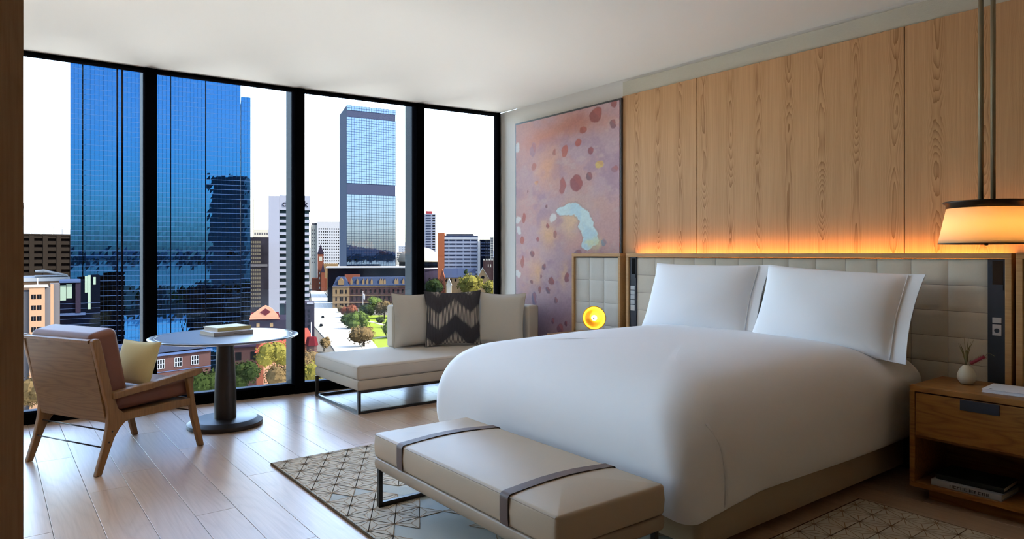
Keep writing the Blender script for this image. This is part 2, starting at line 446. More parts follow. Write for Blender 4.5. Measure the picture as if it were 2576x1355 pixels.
# ------------------------------------------------------------------ furniture helpers
def rot_thing(t, rx):
    t.rotation_euler = (rx, 0, t.rotation_euler.z)
def off(t):
    return (-t.location.x, -t.location.y, -t.location.z)
def copy_tree(o, parent=None, loc=None):
    c = o.copy(); COL.objects.link(c); c.parent = parent
    if loc is not None: c.location = loc
    for ch in o.children: copy_tree(ch, c)
    return c
def sgn(a): return (a > 0) - (a < 0)
def pillow_mesh(name, w, h, t, m, n=22, sag=0.05, flange=0.0, flange_at=1, seed=0):
    rnd = random.Random(seed)
    ph = [rnd.uniform(0, 6.28) for _ in range(4)]
    mb = MB()
    def pt(u, v, side):
        a = 2 * u - 1; b = 2 * v - 1
        k = 1 - sag * (1 - b * b) * (1.0 if abs(a) > 0 else 0)
        kz = 1 - sag * (1 - a * a)
        x = a * w / 2 * k
        z = h / 2 + b * h / 2 * kz
        aa = a
        if flange:
            e = 1 - 2 * flange / w
            aa = max(-1, min(1, (a * flange_at + (1 - e) / 2) / (1 - (1 - e) / 2))) if True else a
            if a * flange_at > e: aa = 1.0
            else: aa = ((a * flange_at + 1) / (e + 1) * 2 - 1)
        th = t / 2 * (max(0, 1 - aa ** 2) ** 0.55) * (max(0, 1 - b ** 2) ** 0.5)
        th *= 1 + 0.05 * math.sin(4 * a + ph[0]) * math.sin(3 * b + ph[1])
        th += 0.004
        return (x, side * th, z)
    mb.grid(lambda u, v: pt(u, v, -1), n, n)
    mb.grid(lambda u, v: pt(1 - u, v, 1), n, n)
    me = mb.mesh(name, m, True)
    import bmesh
    bm = bmesh.new(); bm.from_mesh(me)
    bmesh.ops.remove_doubles(bm, verts=bm.verts, dist=0.0005)
    edges = [e for e in bm.edges if e.is_boundary]
    if edges: bmesh.ops.bridge_loops(bm, edges=edges) if False else None
    bm.to_mesh(me); bm.free()
    me.polygons.foreach_set('use_smooth', [True] * len(me.polygons))
    return me
def pillow_outline(w, h, sag, n=22):
    P = []
    for k in range(4 * n):
        s, f = divmod(k, n); f = f / n
        a, b = [(2 * f - 1, -1), (1, 2 * f - 1), (1 - 2 * f, 1), (-1, 1 - 2 * f)][s]
        P.append((a * w / 2 * (1 - sag * (1 - b * b)), 0, h / 2 + b * h / 2 * (1 - sag * (1 - a * a))))
    return P + [P[0]]

# ------------------------------------------------------------------ artwork
AX0, AX1, AZ0, AZ1 = -5.70, -4.178, 0.35, 2.672
art = thing('framed_painting', 'tall black-framed abstract painting in mauve and rust with a pale aqua cloud', 'painting', ((AX0 + AX1) / 2, HBY - 0.002, AZ0))
mb = MB()
for b_ in ((AX0, AX1, AZ1 - 0.018, AZ1), (AX0, AX1, AZ0, AZ0 + 0.018), (AX0, AX0 + 0.018, AZ0 + 0.018, AZ1 - 0.018), (AX1 - 0.018, AX1, AZ0 + 0.018, AZ1 - 0.018)):
    mb.box(b_[0], b_[1], HBY - 0.045, HBY - 0.002, b_[2], b_[3])
mb.build('frame', mat('black_picture_frame', '#2a2326', 0.4), art, loc=off(art))
nx, nz = 230, 340
gx = np.linspace(AX0 + 0.018, AX1 - 0.018, nx); gz = np.linspace(AZ0 + 0.018, AZ1 - 0.018, nz)
GX, GZ = np.meshgrid(gx, gz)
# design coordinates: (0,0) upper left of the sheet, units of about 3 mm
DU = (GX - AX0) / (AX1 - AX0) * 565 + 103
DV = (2.672 - GZ) * 560.0 + 130 + (668 - DU) * 0.0
rng = np.random.RandomState(5)
def vnoise(u, v, s, seed):
    r = np.random.RandomState(seed); g = r.rand(64, 64)
    x = u / s; y = v / s; xi = np.floor(x).astype(int); yi = np.floor(y).astype(int)
    fx = x - xi; fy = y - yi; fx = fx * fx * (3 - 2 * fx); fy = fy * fy * (3 - 2 * fy)
    G = lambda a, b: g[b % 64, a % 64]
    return (G(xi, yi) * (1 - fx) + G(xi + 1, yi) * fx) * (1 - fy) + (G(xi, yi + 1) * (1 - fx) + G(xi + 1, yi + 1) * fx) * fy
def fbm(s, seed):
    return sum(vnoise(DU, DV, s / 2 ** k, seed + k) / 2 ** k for k in range(5)) / 1.94
img = np.zeros(GX.shape + (3,))
def rgb(h): return np.array(hexc(h)[:3])
n1 = fbm(160, 11); n2 = fbm(90, 31); n3 = fbm(40, 51)
c = rgb('#b59ca4')
img[:] = c
def lay(mask, h, k=1.0):
    m_ = np.clip(mask, 0, 1)[..., None] * k
    img[:] = img * (1 - m_) + rgb(h) * m_
sm = lambda a, lo, hi: np.clip((a - lo) / (hi - lo), 0, 1) ** 2 * (3 - 2 * np.clip((a - lo) / (hi - lo), 0, 1))
lay(sm(n1, 0.45, 0.65), '#c09a94', 0.8)
lay(sm(n2, 0.5, 0.7), '#a58a99', 0.8)
lay(sm(n3, 0.55, 0.75), '#c0a8a8', 0.6)
g = lambda u, v, ru, rv: np.exp(-(((DU - u) / ru) ** 2 + ((DV - v) / rv) ** 2))
wob = (n3 - 0.5) * 60; wob2 = (n2 - 0.5) * 60
gb = lambda u, v, ru, rv: np.exp(-(((DU + wob - u) / ru) ** 2 + ((DV + wob2 - v) / rv) ** 2))
lay(gb(440, 210, 170, 70), '#a8664f', 0.75); lay(gb(250, 250, 110, 60), '#c48068', 0.6)
lay(gb(300, 420, 60, 90), '#d9a27c', 0.7); lay(gb(160, 620, 60, 300), '#c39a90', 0.5)
lay(sm(DV + wob, 1080, 1250), '#7f6470', 0.75); lay(gb(260, 1300, 120, 120), '#6a5568', 0.5)
lay(gb(300, 800, 45, 80), '#dcb080', 0.75); lay(gb(240, 1010, 35, 80), '#dcae80', 0.75); lay(gb(390, 1010, 18, 70), '#dcb48c', 0.6)
lay(gb(470, 640, 120, 70), '#c9a894', 0.6); lay(gb(520, 850, 70, 60), '#d2a092', 0.6); lay(gb(425, 720, 40, 80), '#dfc09a', 0.85)
# pale aqua cloud: a thick curved stroke with a ragged edge
pts = [(372, 668, 26), (410, 655, 34), (455, 665, 36), (490, 705, 34), (515, 755, 34), (520, 800, 40), (530, 835, 36), (505, 865, 26)]
dense = []
for (p0, p1) in zip(pts, pts[1:]):
    for k in range(8): f = k / 8.0; dense.append(tuple(p0[i] * (1 - f) + p1[i] * f for i in range(3)))
pts = dense + [pts[-1]]
n4 = fbm(28, 91); wob = (n3 - 0.5) * 60 + (n4 - 0.5) * 50; wob2 = (n2 - 0.5) * 60 + (fbm(26, 95) - 0.5) * 50
dm = np.full(GX.shape, 9.0)
for (u, v, r) in pts:
    dm = np.minimum(dm, np.hypot(DU + wob * 0.5 - u, DV + wob2 * 0.5 - v) / r)
lay(1 - sm(dm, 1.05, 1.2), '#9a8a86', 0.5)
lay(1 - sm(dm, 0.88, 0.98), '#cfe4e4', 1.0); lay((1 - sm(dm, 0.8, 0.9)) * sm(n2, 0.45, 0.6), '#b9d6e0', 0.8)
lay(gb(552, 850, 26, 36), '#d9dba4', 0.7)
for (u, v, r) in [(120, 270, 20), (118, 700, 16), (126, 760, 18), (120, 1010, 16), (330, 700, 18)]:
    lay(1 - sm(np.hypot(DU + wob * .4 - u, (DV + wob2 * .4 - v) / 1.6) / r, 0.7, 1.0), '#dfe0dc', 0.85)
blobs = [(550, 185, 34, 44, '#7d3a36'), (490, 250, 20, 22, '#93483a'), (395, 345, 19, 34, '#ad5a48'), (465, 312, 18, 20, '#a54e3c'), (335, 340, 11, 22, '#9f6a66'),
         (530, 368, 16, 22, '#85464c'), (455, 522, 31, 50, '#85393f'), (385, 527, 21, 46, '#9a5553'), (520, 497, 16, 25, '#684a56'), (635, 250, 16, 24, '#70505c'), (640, 150, 16, 24, '#8a4a48'),
         (215, 300, 15, 45, '#a58690'), (220, 400, 15, 26, '#ad766e'), (160, 690, 14, 30, '#a05650'), (148, 820, 15, 25, '#a9594a'), (152, 945, 11, 34, '#9b5a55'),
         (212, 900, 12, 20, '#704a54'), (280, 975, 12, 20, '#655062'), (325, 1048, 17, 22, '#864848'), (300, 1100, 14, 18, '#5f4e62'), (220, 1160, 15, 50, '#655c78'),
         (345, 1155, 9, 22, '#6e5462'), (462, 900, 20, 22, '#7c6a7c'), (590, 842, 13, 22, '#7a909e'), (508, 945, 13, 12, '#746a7a'), (343, 790, 11, 20, '#966664'),
         (240, 815, 9, 16, '#864a52'), (405, 1025, 13, 28, '#7d4250'), (370, 1305, 19, 26, '#6c4250'), (328, 1270, 9, 16, '#624050'), (402, 1275, 9, 15, '#5c3242'),
         (208, 1060, 8, 14, '#704a54'), (265, 1030, 8, 14, '#704e60'), (255, 1105, 9, 18, '#8a5a5a'), (295, 635, 7, 12, '#6e4a50'), (185, 540, 6, 8, '#6e4a50'), (300, 745, 8, 16, '#86484a'),
         (570, 445, 22, 20, '#cfb664'), (640, 480, 18, 16, '#97707a'), (235, 495, 14, 12, '#cfa07c')]
for k, (u, v, ru, rv, h) in enumerate(blobs):
    q = np.hypot((DU + wob * 0.25 - u) / ru, (DV + wob2 * 0.25 - v) / rv)
    lay(1 - sm(q, 0.85, 1.0), h, 0.8)
    lay((1 - sm(q, 0.75, 0.9)) * sm(-(DV - v) / rv + (DU - u) / ru, 0.0, 0.3), '#b5655a', 0.35)
img *= (0.93 + 0.14 * vnoise(DU, DV, 6, 77))[..., None]
me = bpy.data.meshes.new('canvas')
V = np.stack([GX.ravel(), np.full(GX.size, HBY - 0.03), GZ.ravel()], 1)
idx = np.arange(nx * nz).reshape(nz, nx)
F4 = np.stack([idx[:-1, :-1].ravel(), idx[:-1, 1:].ravel(), idx[1:, 1:].ravel(), idx[1:, :-1].ravel()], 1)
me.from_pydata(V.tolist(), [], F4.tolist())
ca = me.color_attributes.new('print', 'FLOAT_COLOR', 'POINT')
ca.data.foreach_set('color', np.concatenate([img.reshape(-1, 3), np.ones((nx * nz, 1))], 1).ravel().astype(np.float32))
pm = mat('painted_canvas', '#ffffff', 0.7, 0, 0.25)
an = pm.node_tree.nodes.new('ShaderNodeVertexColor'); an.layer_name = 'print'
pm.node_tree.links.new(an.outputs[0], pm.node_tree.nodes['Principled BSDF'].inputs['Base Color'])
me.materials.append(pm)
canvas = put('canvas', me, art, loc=off(art))
so = canvas.modifiers.new('thickness', 'SOLIDIFY'); so.thickness = 0.02; so.offset = 1

# ------------------------------------------------------------------ headboards
HF = 4.335                                       # front face of the upholstery
def tuft_pad(w, h, m, n=8, depth=0.0055):
    def fn(u, v):
        a = abs(2 * u - 1); b = abs(2 * v - 1)
        k = (1 - a ** 10) * (1 - b ** 10)
        return (u * w, -depth * (k ** 0.5), v * h)
    mb = MB(); mb.grid(fn, n, n)
    return mb.mesh('pad', m, True)
def headboard(label, x0, x1, ztop, cols, rows, padm, fr=0.03, buttons=False, panels=()):
    t = thing('headboard', label, 'headboard', ((x0 + x1) / 2, 4.40, 0.0))
    o = off(t)
    MB().box(x0, x1, 4.318, 4.386, ztop - fr, ztop).build('frame_top', M['frame_oak'], t, bevel=0.002, loc=o)
    for a in (x0, x1 - fr):
        MB().box(a, a + fr, 4.318, 4.41, 0.02, ztop - fr - 0.001).build('frame_side', M['frame_oak'], t, bevel=0.002, loc=o)
    MB().box(x0 + fr, x1 - fr, HF + 0.018, 4.366, 0.02, ztop - fr - 0.001).build('backing', M['dark'], t, loc=o)
    a0, a1 = cols[0], cols[-1]
    n = len(cols) - 1
    for i in range(n):
        for j in range(len(rows) - 1):
            w = cols[i + 1] - cols[i]; h = rows[j + 1] - rows[j]
            key = (round(w, 3), round(h, 3), padm.name)
            if key not in pads: pads[key] = tuft_pad(w - 0.0015, h - 0.0015, padm)
            put('pad', pads[key], t, loc=(cols[i] + o[0], HF + 0.0055 + o[1], rows[j] + o[2]))
    if buttons:
        bme = MB().lathe([(0.0005, -0.004), (0.007, -0.003), (0.009, 0.0), (0.0005, 0.001)], 12).mesh('button', padm, True)
        for xx in cols[1:-1]:
            for zz in rows[1:-1]:
                b = put('button', bme, t, loc=(xx + o[0], HF + 0.012 + o[1], zz + o[2])); b.rotation_euler.x = R(-90)
    return t, o
pads = {}
rows_m = [1.27 - 0.147 * k for k in range(7)][::-1]
cols_m = [-3.922 + 0.1958 * k for k in range(14)]
hb, o = headboard('wide oak-framed headboard with cream tufted squares behind the bed', -4.03, -1.262, 1.303, cols_m, rows_m, M['tuft'])
def control(x0, x1, niche, plates, nm):
    p = MB().box(x0, x1, HF - 0.006, HF + 0.012, 0.40, 1.272).build('control_panel', M['charcoal'], hb, bevel=0.001, loc=o)
    MB().box(niche[0], niche[1], HF - 0.0075, HF - 0.0062, niche[2], niche[3]).build('reading_light', M['blackgloss'], p)
    MB().box(niche[0] - 0.001, niche[1] + 0.001, HF - 0.012, HF - 0.0076, niche[2], niche[2] + 0.028).build('light_ledge', M['charcoal'], p)
    for (a, b, c_, d_) in plates:
        q = MB().box(a, b, HF - 0.0095, HF - 0.0062, c_, d_).build('switch_plate', M['silver'], p, bevel=0.0008, seg=1)
control(-3.995, -3.924, (-3.972, -3.93, 1.10, 1.262), [(-3.984, -3.936, 0.875 + 0.04 * k, 0.91 + 0.04 * k) for k in range(4)] + [(-3.984, -3.936, 0.82, 0.868)], 'l')
control(-1.375, -1.293, (-1.352, -1.303, 1.105, 1.262), [(-1.352, -1.31, 0.925, 0.955), (-1.352, -1.31, 0.858, 0.918)], 'r')
# socket marks on the near plate
MB().lathe([(0.001, 0), (0.012, 0.0005), (0.012, -0.001), (0.001, -0.001)], 16).build('socket', M['charcoal'], hb, loc=(-1.331 + o[0], HF - 0.0105 + o[1], 0.885)).rotation_euler.x = R(90)
rows_s = [1.265 - 0.2 * k for k in range(5)][::-1]
cols_s = [-4.682, -4.495, -4.31, -4.125]
h2, _ = headboard('narrow oak-framed panel with cream button tufting beside the painting', -4.712, -4.095, 1.303, cols_s, rows_s, M['tuft2'], 0.028, True)
cols_r = [-1.215 + 0.1958 * k for k in range(7)]
h3, _ = headboard('oak-framed panel behind the nightstand at the right edge', -1.243, -0.012, 1.303, cols_r, rows_m, M['tuft'])
# light strip hidden in the slot on top of the headboards
led = mat('warm_led', '#ffb060', 0.5, emit=(1.0, 0.40, 0.07), estr=75.0)
for lbl, a_, b_ in (('glowing amber light strip behind the top of the wide headboard', -4.02, -1.275), ('glowing amber light strip behind the right-hand oak-framed panel', -1.235, -0.05)):
    st_ = thing('light_strip', lbl, 'light strip', ((a_ + b_) / 2, 4.40, 1.20), 0, 'light strips behind the headboards')
    MB().box(a_, b_, 4.370, 4.382, 1.235, 1.245).build('diode_band', led, st_, loc=off(st_))
    mb = MB().box(a_, b_, 4.3665, 4.4385, 1.20, 1.2345); mb.box(a_, a_ + 0.01, 4.3865, 4.4385, 1.2346, 1.30); mb.box(b_ - 0.01, b_, 4.3865, 4.4385, 1.2346, 1.30)
    mb.build('channel', M['dark'], st_, loc=off(st_))

# ------------------------------------------------------------------ bed
bed = thing('bed', 'low upholstered taupe platform bed under the white duvet', 'bed', (-2.73, 3.36, 0))
o = off(bed)
def rrect(x0, x1, y0, y1, rf, rh, n=8):
    P = []
    for (cx, cy, r, a0) in ((x1 - rf, y0 + rf, rf, -90), (x1 - rh, y1 - rh, rh, 0), (x0 + rh, y1 - rh, rh, 90), (x0 + rf, y0 + rf, rf, 180)):
        for k in range(n + 1):
            a = R(a0 + 90 * k / n); P.append((cx + r * math.cos(a), cy + r * math.sin(a)))
    return P
def rr_dense(x0, x1, y0, y1, rf, rh, ns=26, n=8):
    P = rrect(x0, x1, y0, y1, rf, rh, n); Q = []
    for i, p in enumerate(P):
        q = P[(i + 1) % len(P)]
        Q.append(p)
        if (i + 1) % (n + 1) == 0:
            for k in range(1, ns): Q.append((p[0] + (q[0] - p[0]) * k / ns, p[1] + (q[1] - p[1]) * k / ns))
    return Q
rg = []
for z, ins in ((0.05, 0.006), (0.056, 0.0), (0.235, 0.0), (0.243, 0.004), (0.247, 0.015)):
    rg.append([(x, y_, z) for x, y_ in rrect(-3.66 + ins, -1.80 - ins, 2.38 + ins, 4.32, 0.05, 0.01)])
MB().rings(rg).build('platform', M['base'], bed, smooth=True, loc=o).modifiers.new('edge', 'EDGE_SPLIT').split_angle = R(50)
MB().box(-3.5, -1.96, 2.55, 4.25, 0.0, 0.0495).build('plinth', M['dark'], bed, loc=o)
rg = [[(x, y_, z) for x, y_ in rrect(-3.62 + i_, -1.84 - i_, 2.36 + i_, 4.30, 0.09, 0.04)] for z, i_ in ((0.248, 0.02), (0.27, 0.0), (0.52, 0.0), (0.56, 0.03))]
MB().rings(rg).build('mattress', M['sheet'], bed, smooth=True, loc=o)

dv = thing('duvet', 'thick white duvet draped over the whole bed', 'duvet', (-2.73, 3.3, 0.25))
o = off(dv)
prof = [(0.222, 0.030), (0.232, 0.012), (0.26, 0.004), (0.31, -0.004), (0.38, -0.012), (0.45, -0.016), (0.51, -0.012), (0.56, 0.0), (0.605, 0.018),
        (0.648, 0.042), (0.688, 0.076), (0.720, 0.118), (0.744, 0.17), (0.761, 0.24), (0.773, 0.33), (0.782, 0.45), (0.787, 0.58)]
rings = []
for z, ins in prof:
    rf = max((0.09 if z < 0.3 else min(0.20, 0.09 + (z - 0.3) * 0.35)) - ins * 0.4, 0.03); rh = max(0.06 - ins * 0.3, 0.02); rf = min(rf, 0.8 * (1.0 - ins)); rh = min(rh, 0.8 * (1.0 - ins))
    ring = []
    for (x, y_) in rr_dense(-3.735 + ins, -1.735 - ins, 2.235 + ins, 4.325 - ins * 0.25, rf, rh):
        f = max(0.0, 1 - max(0, z - 0.22) / 0.5)
        dx = 0.010 * math.sin(3.1 * y_ + 1.3 * z * 9) * f; dy = 0.008 * math.sin(2.7 * x + 4 * z) * f
        zz = z
        near = max(0.0, 1 - math.hypot(x + 1.80, y_ - 2.32) / 0.45)      # the foot corner nearest the viewer hangs lower
        zz -= 0.045 * near * f * f
        zz += 0.008 * math.sin(2.3 * x + 0.7) * math.sin(1.9 * y_) * (1 - f) * max(0, 1 - ins / 0.5)
        if z > 0.6: zz -= 0.028 * max(0.0, 1 - (y_ - 2.2) / 1.1) * min(1, (z - 0.6) / 0.12)
        # head end swells out past the frame
        if x > -1.9 and y_ > 3.7: dx += 0.06 * min(1, (y_ - 3.7) / 0.35) * math.exp(-((z - 0.60) / 0.10) ** 2)
        ring.append((x + dx, y_ + dy, zz))
    rings.append(ring)
MB().rings(rings, cap0=False).build('duvet_cover', M['sheet'], dv, smooth=True, loc=o, sub=1)

def duvet_side(y_, z):
    ins = np.interp(z, [p[0] for p in prof], [p[1] for p in prof])
    return -1.735 - ins + 0.010 * math.sin(3.1 * y_ + 11.7 * z) * max(0.0, 1 - max(0, z - 0.22) / 0.5)
def fold(u, v):
    z = 0.205 + v * 0.39
    y0_ = float(np.interp(z, [0.2, 0.325, 0.38, 0.505, 0.615], [2.485, 2.46, 2.444, 2.406, 2.355]))
    y_ = y0_ + u * 0.22
    return (duvet_side(y_, max(z, 0.222)) + 0.013 * (1 - u) ** 1.5 * (1 - v) ** 0.5 - 0.004 * u - 0.012 * v * v, y_, z)
ff = MB().grid(fold, 10, 12).build('corner_fold', M['sheet'], dv, smooth=True, loc=off(dv))
sf = ff.modifiers.new('thickness', 'SOLIDIFY'); sf.thickness = 0.007; sf.offset = -1

pm_ = pillow_mesh('pillow_case', 0.98, 0.525, 0.25, M['sheet'], 36, 0.05, 0.085, 1, 3)
p1 = thing('bed_pillow', 'large white pillow on the far side of the bed, nearest the painting', 'pillow', (-3.09, 4.02, 0.735), R(1), 'white bed pillows')
put('pillow_case', pm_, p1)
rot_thing(p1, R(-21))
p2 = thing('bed_pillow', 'large white pillow on the near side of the bed, by the nightstand', 'pillow', (-2.135, 3.985, 0.715), R(-1), 'white bed pillows')
put('pillow_case', pm_, p2)
p2.rotation_euler = (R(-21), R(2.5), R(-1))
for p in (p1, p2):
    MB().tube([(0.405, -0.010, 0.012), (0.387, -0.012, 0.26), (0.405, -0.010, 0.512)], 0.003, 6).build('hem_stitch', M['sheet'], p, smooth=True)

# ------------------------------------------------------------------ bench at the foot of the bed
bn = thing('bench', 'long taupe leather bench with two dark straps at the foot of the bed', 'bench', (-2.48, 1.845, 0.012))
o = off(bn)
def soft_box(x0, x1, y0, y1, z0, z1, r=0.02, crown=0.01, seg=4, nx=16, ny=10):
    mb = MB(); rg = []
    steps = [(z0, r * 0.6), (z0 + r * 0.5, r * 0.15), (z0 + r, 0.0), (z0 + (z1 - z0) * 0.5, -0.004), (z1 - r, 0.0)]
    for k in range(1, seg + 1):
        a = R(90 * k / seg); steps.append((z1 - r + r * math.sin(a), r * (1 - math.cos(a))))
    for e in (0.08, 0.18, 0.27):
        steps.append((z1 + crown * math.sin(R(90 * e / 0.28)), e if e < min(x1 - x0, y1 - y0) / 2 else min(x1 - x0, y1 - y0) / 2 - 0.005))
    for z, ins in steps:
        rg.append([(x, y_, z) for x, y_ in rr_dense(x0 + ins, x1 - ins, y0 + ins, y1 - ins, max(r * 1.2 - ins, 0.004), max(r * 1.2 - ins, 0.004), 8, 5)])
    return mb.rings(rg)
soft_box(-3.19, -1.775, 1.56, 2.13, 0.268, 0.388, 0.015, 0.015).build('cushion', M['bench'], bn, smooth=True, loc=o)
soft_box(-3.188, -1.777, 1.563, 2.127, 0.208, 0.266, 0.010, 0.0).build('seat_rail', M['bench_base'], bn, smooth=True, loc=o)
MB().tube([(-3.178, 1.561, 0.381), (-1.787, 1.561, 0.381)], 0.0026, 6).build('seam', M['bench_base'], bn, loc=o)
for xs in (-2.905, -2.075):
    prof_ = [(1.5555, 0.27), (1.552, 0.30), (1.552, 0.373)]
    for k in range(0, 7):
        a = R(180 - 90 * k / 6); prof_.append((1.572 + 0.020 * math.cos(a), 0.373 + 0.020 * math.sin(a)))
    prof_ += [(1.64, 0.3985), (1.75, 0.4065), (1.845, 0.4085), (1.94, 0.4065), (2.05, 0.3985)]
    for k in range(0, 7):
        a = R(90 - 90 * k / 6); prof_.append((2.118 + 0.020 * math.cos(a), 0.373 + 0.020 * math.sin(a)))
    prof_ += [(2.138, 0.30), (2.1345, 0.27)]
    mb = MB()
    w_ = 0.026; t_ = 0.004
    n_ = len(prof_)
    outer = prof_
    cen = Vector((1.845, 0.30))
    inner = [tuple(Vector(p) + (cen - Vector(p)).normalized() * t_) for p in prof_]
    vs = []
    for (yy, zz), (yi, zi) in zip(outer, inner):
        vs += [(xs - w_, yy, zz), (xs + w_, yy, zz), (xs + w_, yi, zi), (xs - w_, yi, zi)]
    fs = []
    for i in range(n_ - 1):
        for k in range(4):
            fs.append((i * 4 + k, i * 4 + (k + 1) % 4, (i + 1) * 4 + (k + 1) % 4, (i + 1) * 4 + k))
    mb.add(vs, fs).build('strap', M['strap'], bn, bevel=0.0012, seg=1, loc=o)
for xs in (-3.172, -1.793):
    mb = MB()
    for yy in (1.585, 2.085): mb.box(xs - 0.011, xs + 0.011, yy - 0.011, yy + 0.011, 0.013, 0.208)
    mb.box(xs - 0.011, xs + 0.011, 1.5965, 2.0735, 0.013, 0.034)
    mb.build('leg_loop', M['metal'], bn, loc=o)

# ------------------------------------------------------------------ rugs
def rug(label, x0, x1, y0, y1, cell=0.118, seed=1, pale=0.2, ang=0.0):
    t = thing('rug', label, 'rug', ((x0 + x1) / 2, (y0 + y1) / 2, 0.0))
    o = off(t)
    MB().box(x0, x1, y0, y1, 0.0005, 0.010).build('pile', M['rugpale'], t, loc=o)
    mb = MB()
    e = 0.008
    mb.box(x0 - e, x1 + e, y0 - e, y0 - 0.0005, 0.0005, 0.0105); mb.box(x0 - e, x1 + e, y1 + 0.0005, y1 + e, 0.0005, 0.0105)
    mb.box(x0 - e, x0 - 0.0005, y0, y1, 0.0005, 0.0105); mb.box(x1 + 0.0005, x1 + e, y0, y1, 0.0005, 0.0105)
    mb.build('binding', M['rugedge'], t, loc=o)
    rnd = random.Random(seed)
    s = cell * 1.0; hgt = s * math.sqrt(3) / 2
    lines = MB(); fills = MB()
    def clipseg(p, q):
        a, b = Vector(p), Vector(q); t0, t1 = 0.0, 1.0; d = b - a
        for k, lo, hi in ((0, x0 + 0.004, x1 - 0.004), (1, y0 + 0.004, y1 - 0.004)):
            if abs(d[k]) < 1e-9:
                if a[k] < lo or a[k] > hi: return None
            else:
                ta, tb = (lo - a[k]) / d[k], (hi - a[k]) / d[k]
                if ta > tb: ta, tb = tb, ta
                t0, t1 = max(t0, ta), min(t1, tb)
        return None if t0 >= t1 else (a + d * t0, a + d * t1)
    def seg(p, q, w=0.0019, z=0.0125):
        c_ = clipseg(p, q)
        if not c_: return
        a, b = c_; d = (b - a)
        if d.length < 0.004: return
        d.normalize(); n = Vector((-d.y, d.x)) * w
        lines.add([(a.x + n.x, a.y + n.y, z), (a.x - n.x, a.y - n.y, z), (b.x - n.x, b.y - n.y, z), (b.x + n.x, b.y + n.y, z)], [(0, 1, 2, 3)])
    def clipped_poly(P):
        for k, lim, s_ in ((0, x0 + 0.001, 1), (0, x1 - 0.001, -1), (1, y0 + 0.001, 1), (1, y1 - 0.001, -1)):
            out = []
            for i in range(len(P)):
                a, b = P[i], P[(i + 1) % len(P)]
                ina, inb = (a[k] - lim) * s_ >= 0, (b[k] - lim) * s_ >= 0
                if ina: out.append(a)
                if ina != inb:
                    f = (lim - a[k]) / (b[k] - a[k]); out.append((a[0] + (b[0] - a[0]) * f, a[1] + (b[1] - a[1]) * f))
            P = out
            if len(P) < 3: return None
        return P
    # star lattice: every triangle of a triangular grid carries lines from its centre to its corners
    nj = int((x1 - x0) / hgt) + 3; ni = int((y1 - y0) / s) + 4
    holes = [(rnd.uniform(x0, x1), rnd.uniform(y0, y1), rnd.uniform(0.06, 0.12)) for _ in range(int(pale * 60 * (x1 - x0) * (y1 - y0)))]
    for j in range(-1, nj):
        for i in range(-2, ni):
            bx = y0 + (i + 0.5 * (j % 2)) * s + 0.08; by = x0 + j * hgt + 0.03
            for tri in (((bx, by), (bx + s, by), (bx + s / 2, by + hgt)), ((bx + s, by), (bx + 1.5 * s, by + hgt), (bx + s / 2, by + hgt))):
                tri = tuple((q[1], q[0]) for q in tri[::-1])
                cx = sum(p[0] for p in tri) / 3; cy = sum(p[1] for p in tri) / 3
                if any(math.hypot(cx - hx, cy - hy) < hr and cx > x0 + 0.8 for hx, hy, hr in holes): continue
                pp = clipped_poly(list(tri))
                if pp: fills.add([(p[0], p[1], 0.0118) for p in pp], [tuple(range(len(pp)))])
                for k in range(3):
                    seg(tri[k], tri[(k + 1) % 3]); seg(tri[k], (cx, cy))
    fo = stuff(fills.build('beige_pile', M['rug'], t, loc=o)); lo_ = stuff(lines.build('woven_lines', M['rugline'], t, loc=o))
    return t
rug('beige rug with brown star-lattice lines under the leather bench', -4.24, -1.90, 1.39, 2.48, 0.135, 3, 0.42)
rug('beige rug with brown star-lattice lines in front of the nightstand', -1.735, 0.55, 2.1, 3.64, 0.135, 9, 0.25)

# ------------------------------------------------------------------ nightstands
def nightstand(x0, label):
    w = 0.645; y0, y1 = 3.885, 4.312
    t = thing('nightstand', label, 'nightstand', (x0 + w / 2, (y0 + y1) / 2, 0), 0, 'nightstands either side of the bed')
    o = off(t)
    b = 0.026
    MB().box(x0, x0 + w, y0, y1, 0.574, 0.604).build('top', M['stand'], t, bevel=0.003, loc=o)
    for a in (x0, x0 + w - b): MB().box(a, a + b, y0, y1, 0.097, 0.5735).build('side', M['stand'], t, bevel=0.002, loc=o)
    MB().box(x0, x0 + w, y0, y1, 0.070, 0.0965).build('bottom', M['stand'], t, bevel=0.002, loc=o)
    MB().box(x0 + b, x0 + w - b, y1 - 0.012, y1, 0.097, 0.5735).build('back', M['stand'], t, loc=o)
    MB().box(x0 + b, x0 + w - b, y0 + 0.02, y1 - 0.013, 0.328, 0.342).build('shelf', M['stand'], t, loc=o)
    d = MB().box(x0 + b + 0.003, x0 + w - b - 0.003, y0 + 0.003, y0 + 0.019, 0.343, 0.568).build('drawer', M['stand'], t, bevel=0.001, seg=1, loc=o)
    MB().box(x0 + w / 2 - 0.085, x0 + w / 2 + 0.085, y0 - 0.001, y0 + 0.0025, 0.513, 0.567).build('handle', M['charcoal'], d, bevel=0.001, seg=1)
    MB().box(x0 + 0.07, x0 + w - 0.07, y0 + 0.07, y1 - 0.02, 0.0005, 0.0695).build('plinth', M['stand'], t, loc=o)
    return t
nightstand(-1.592, 'oak nightstand with a dark drawer pull beside the near side of the bed')
nightstand(-4.56, 'oak nightstand on the far side of the bed under the gold lamp')

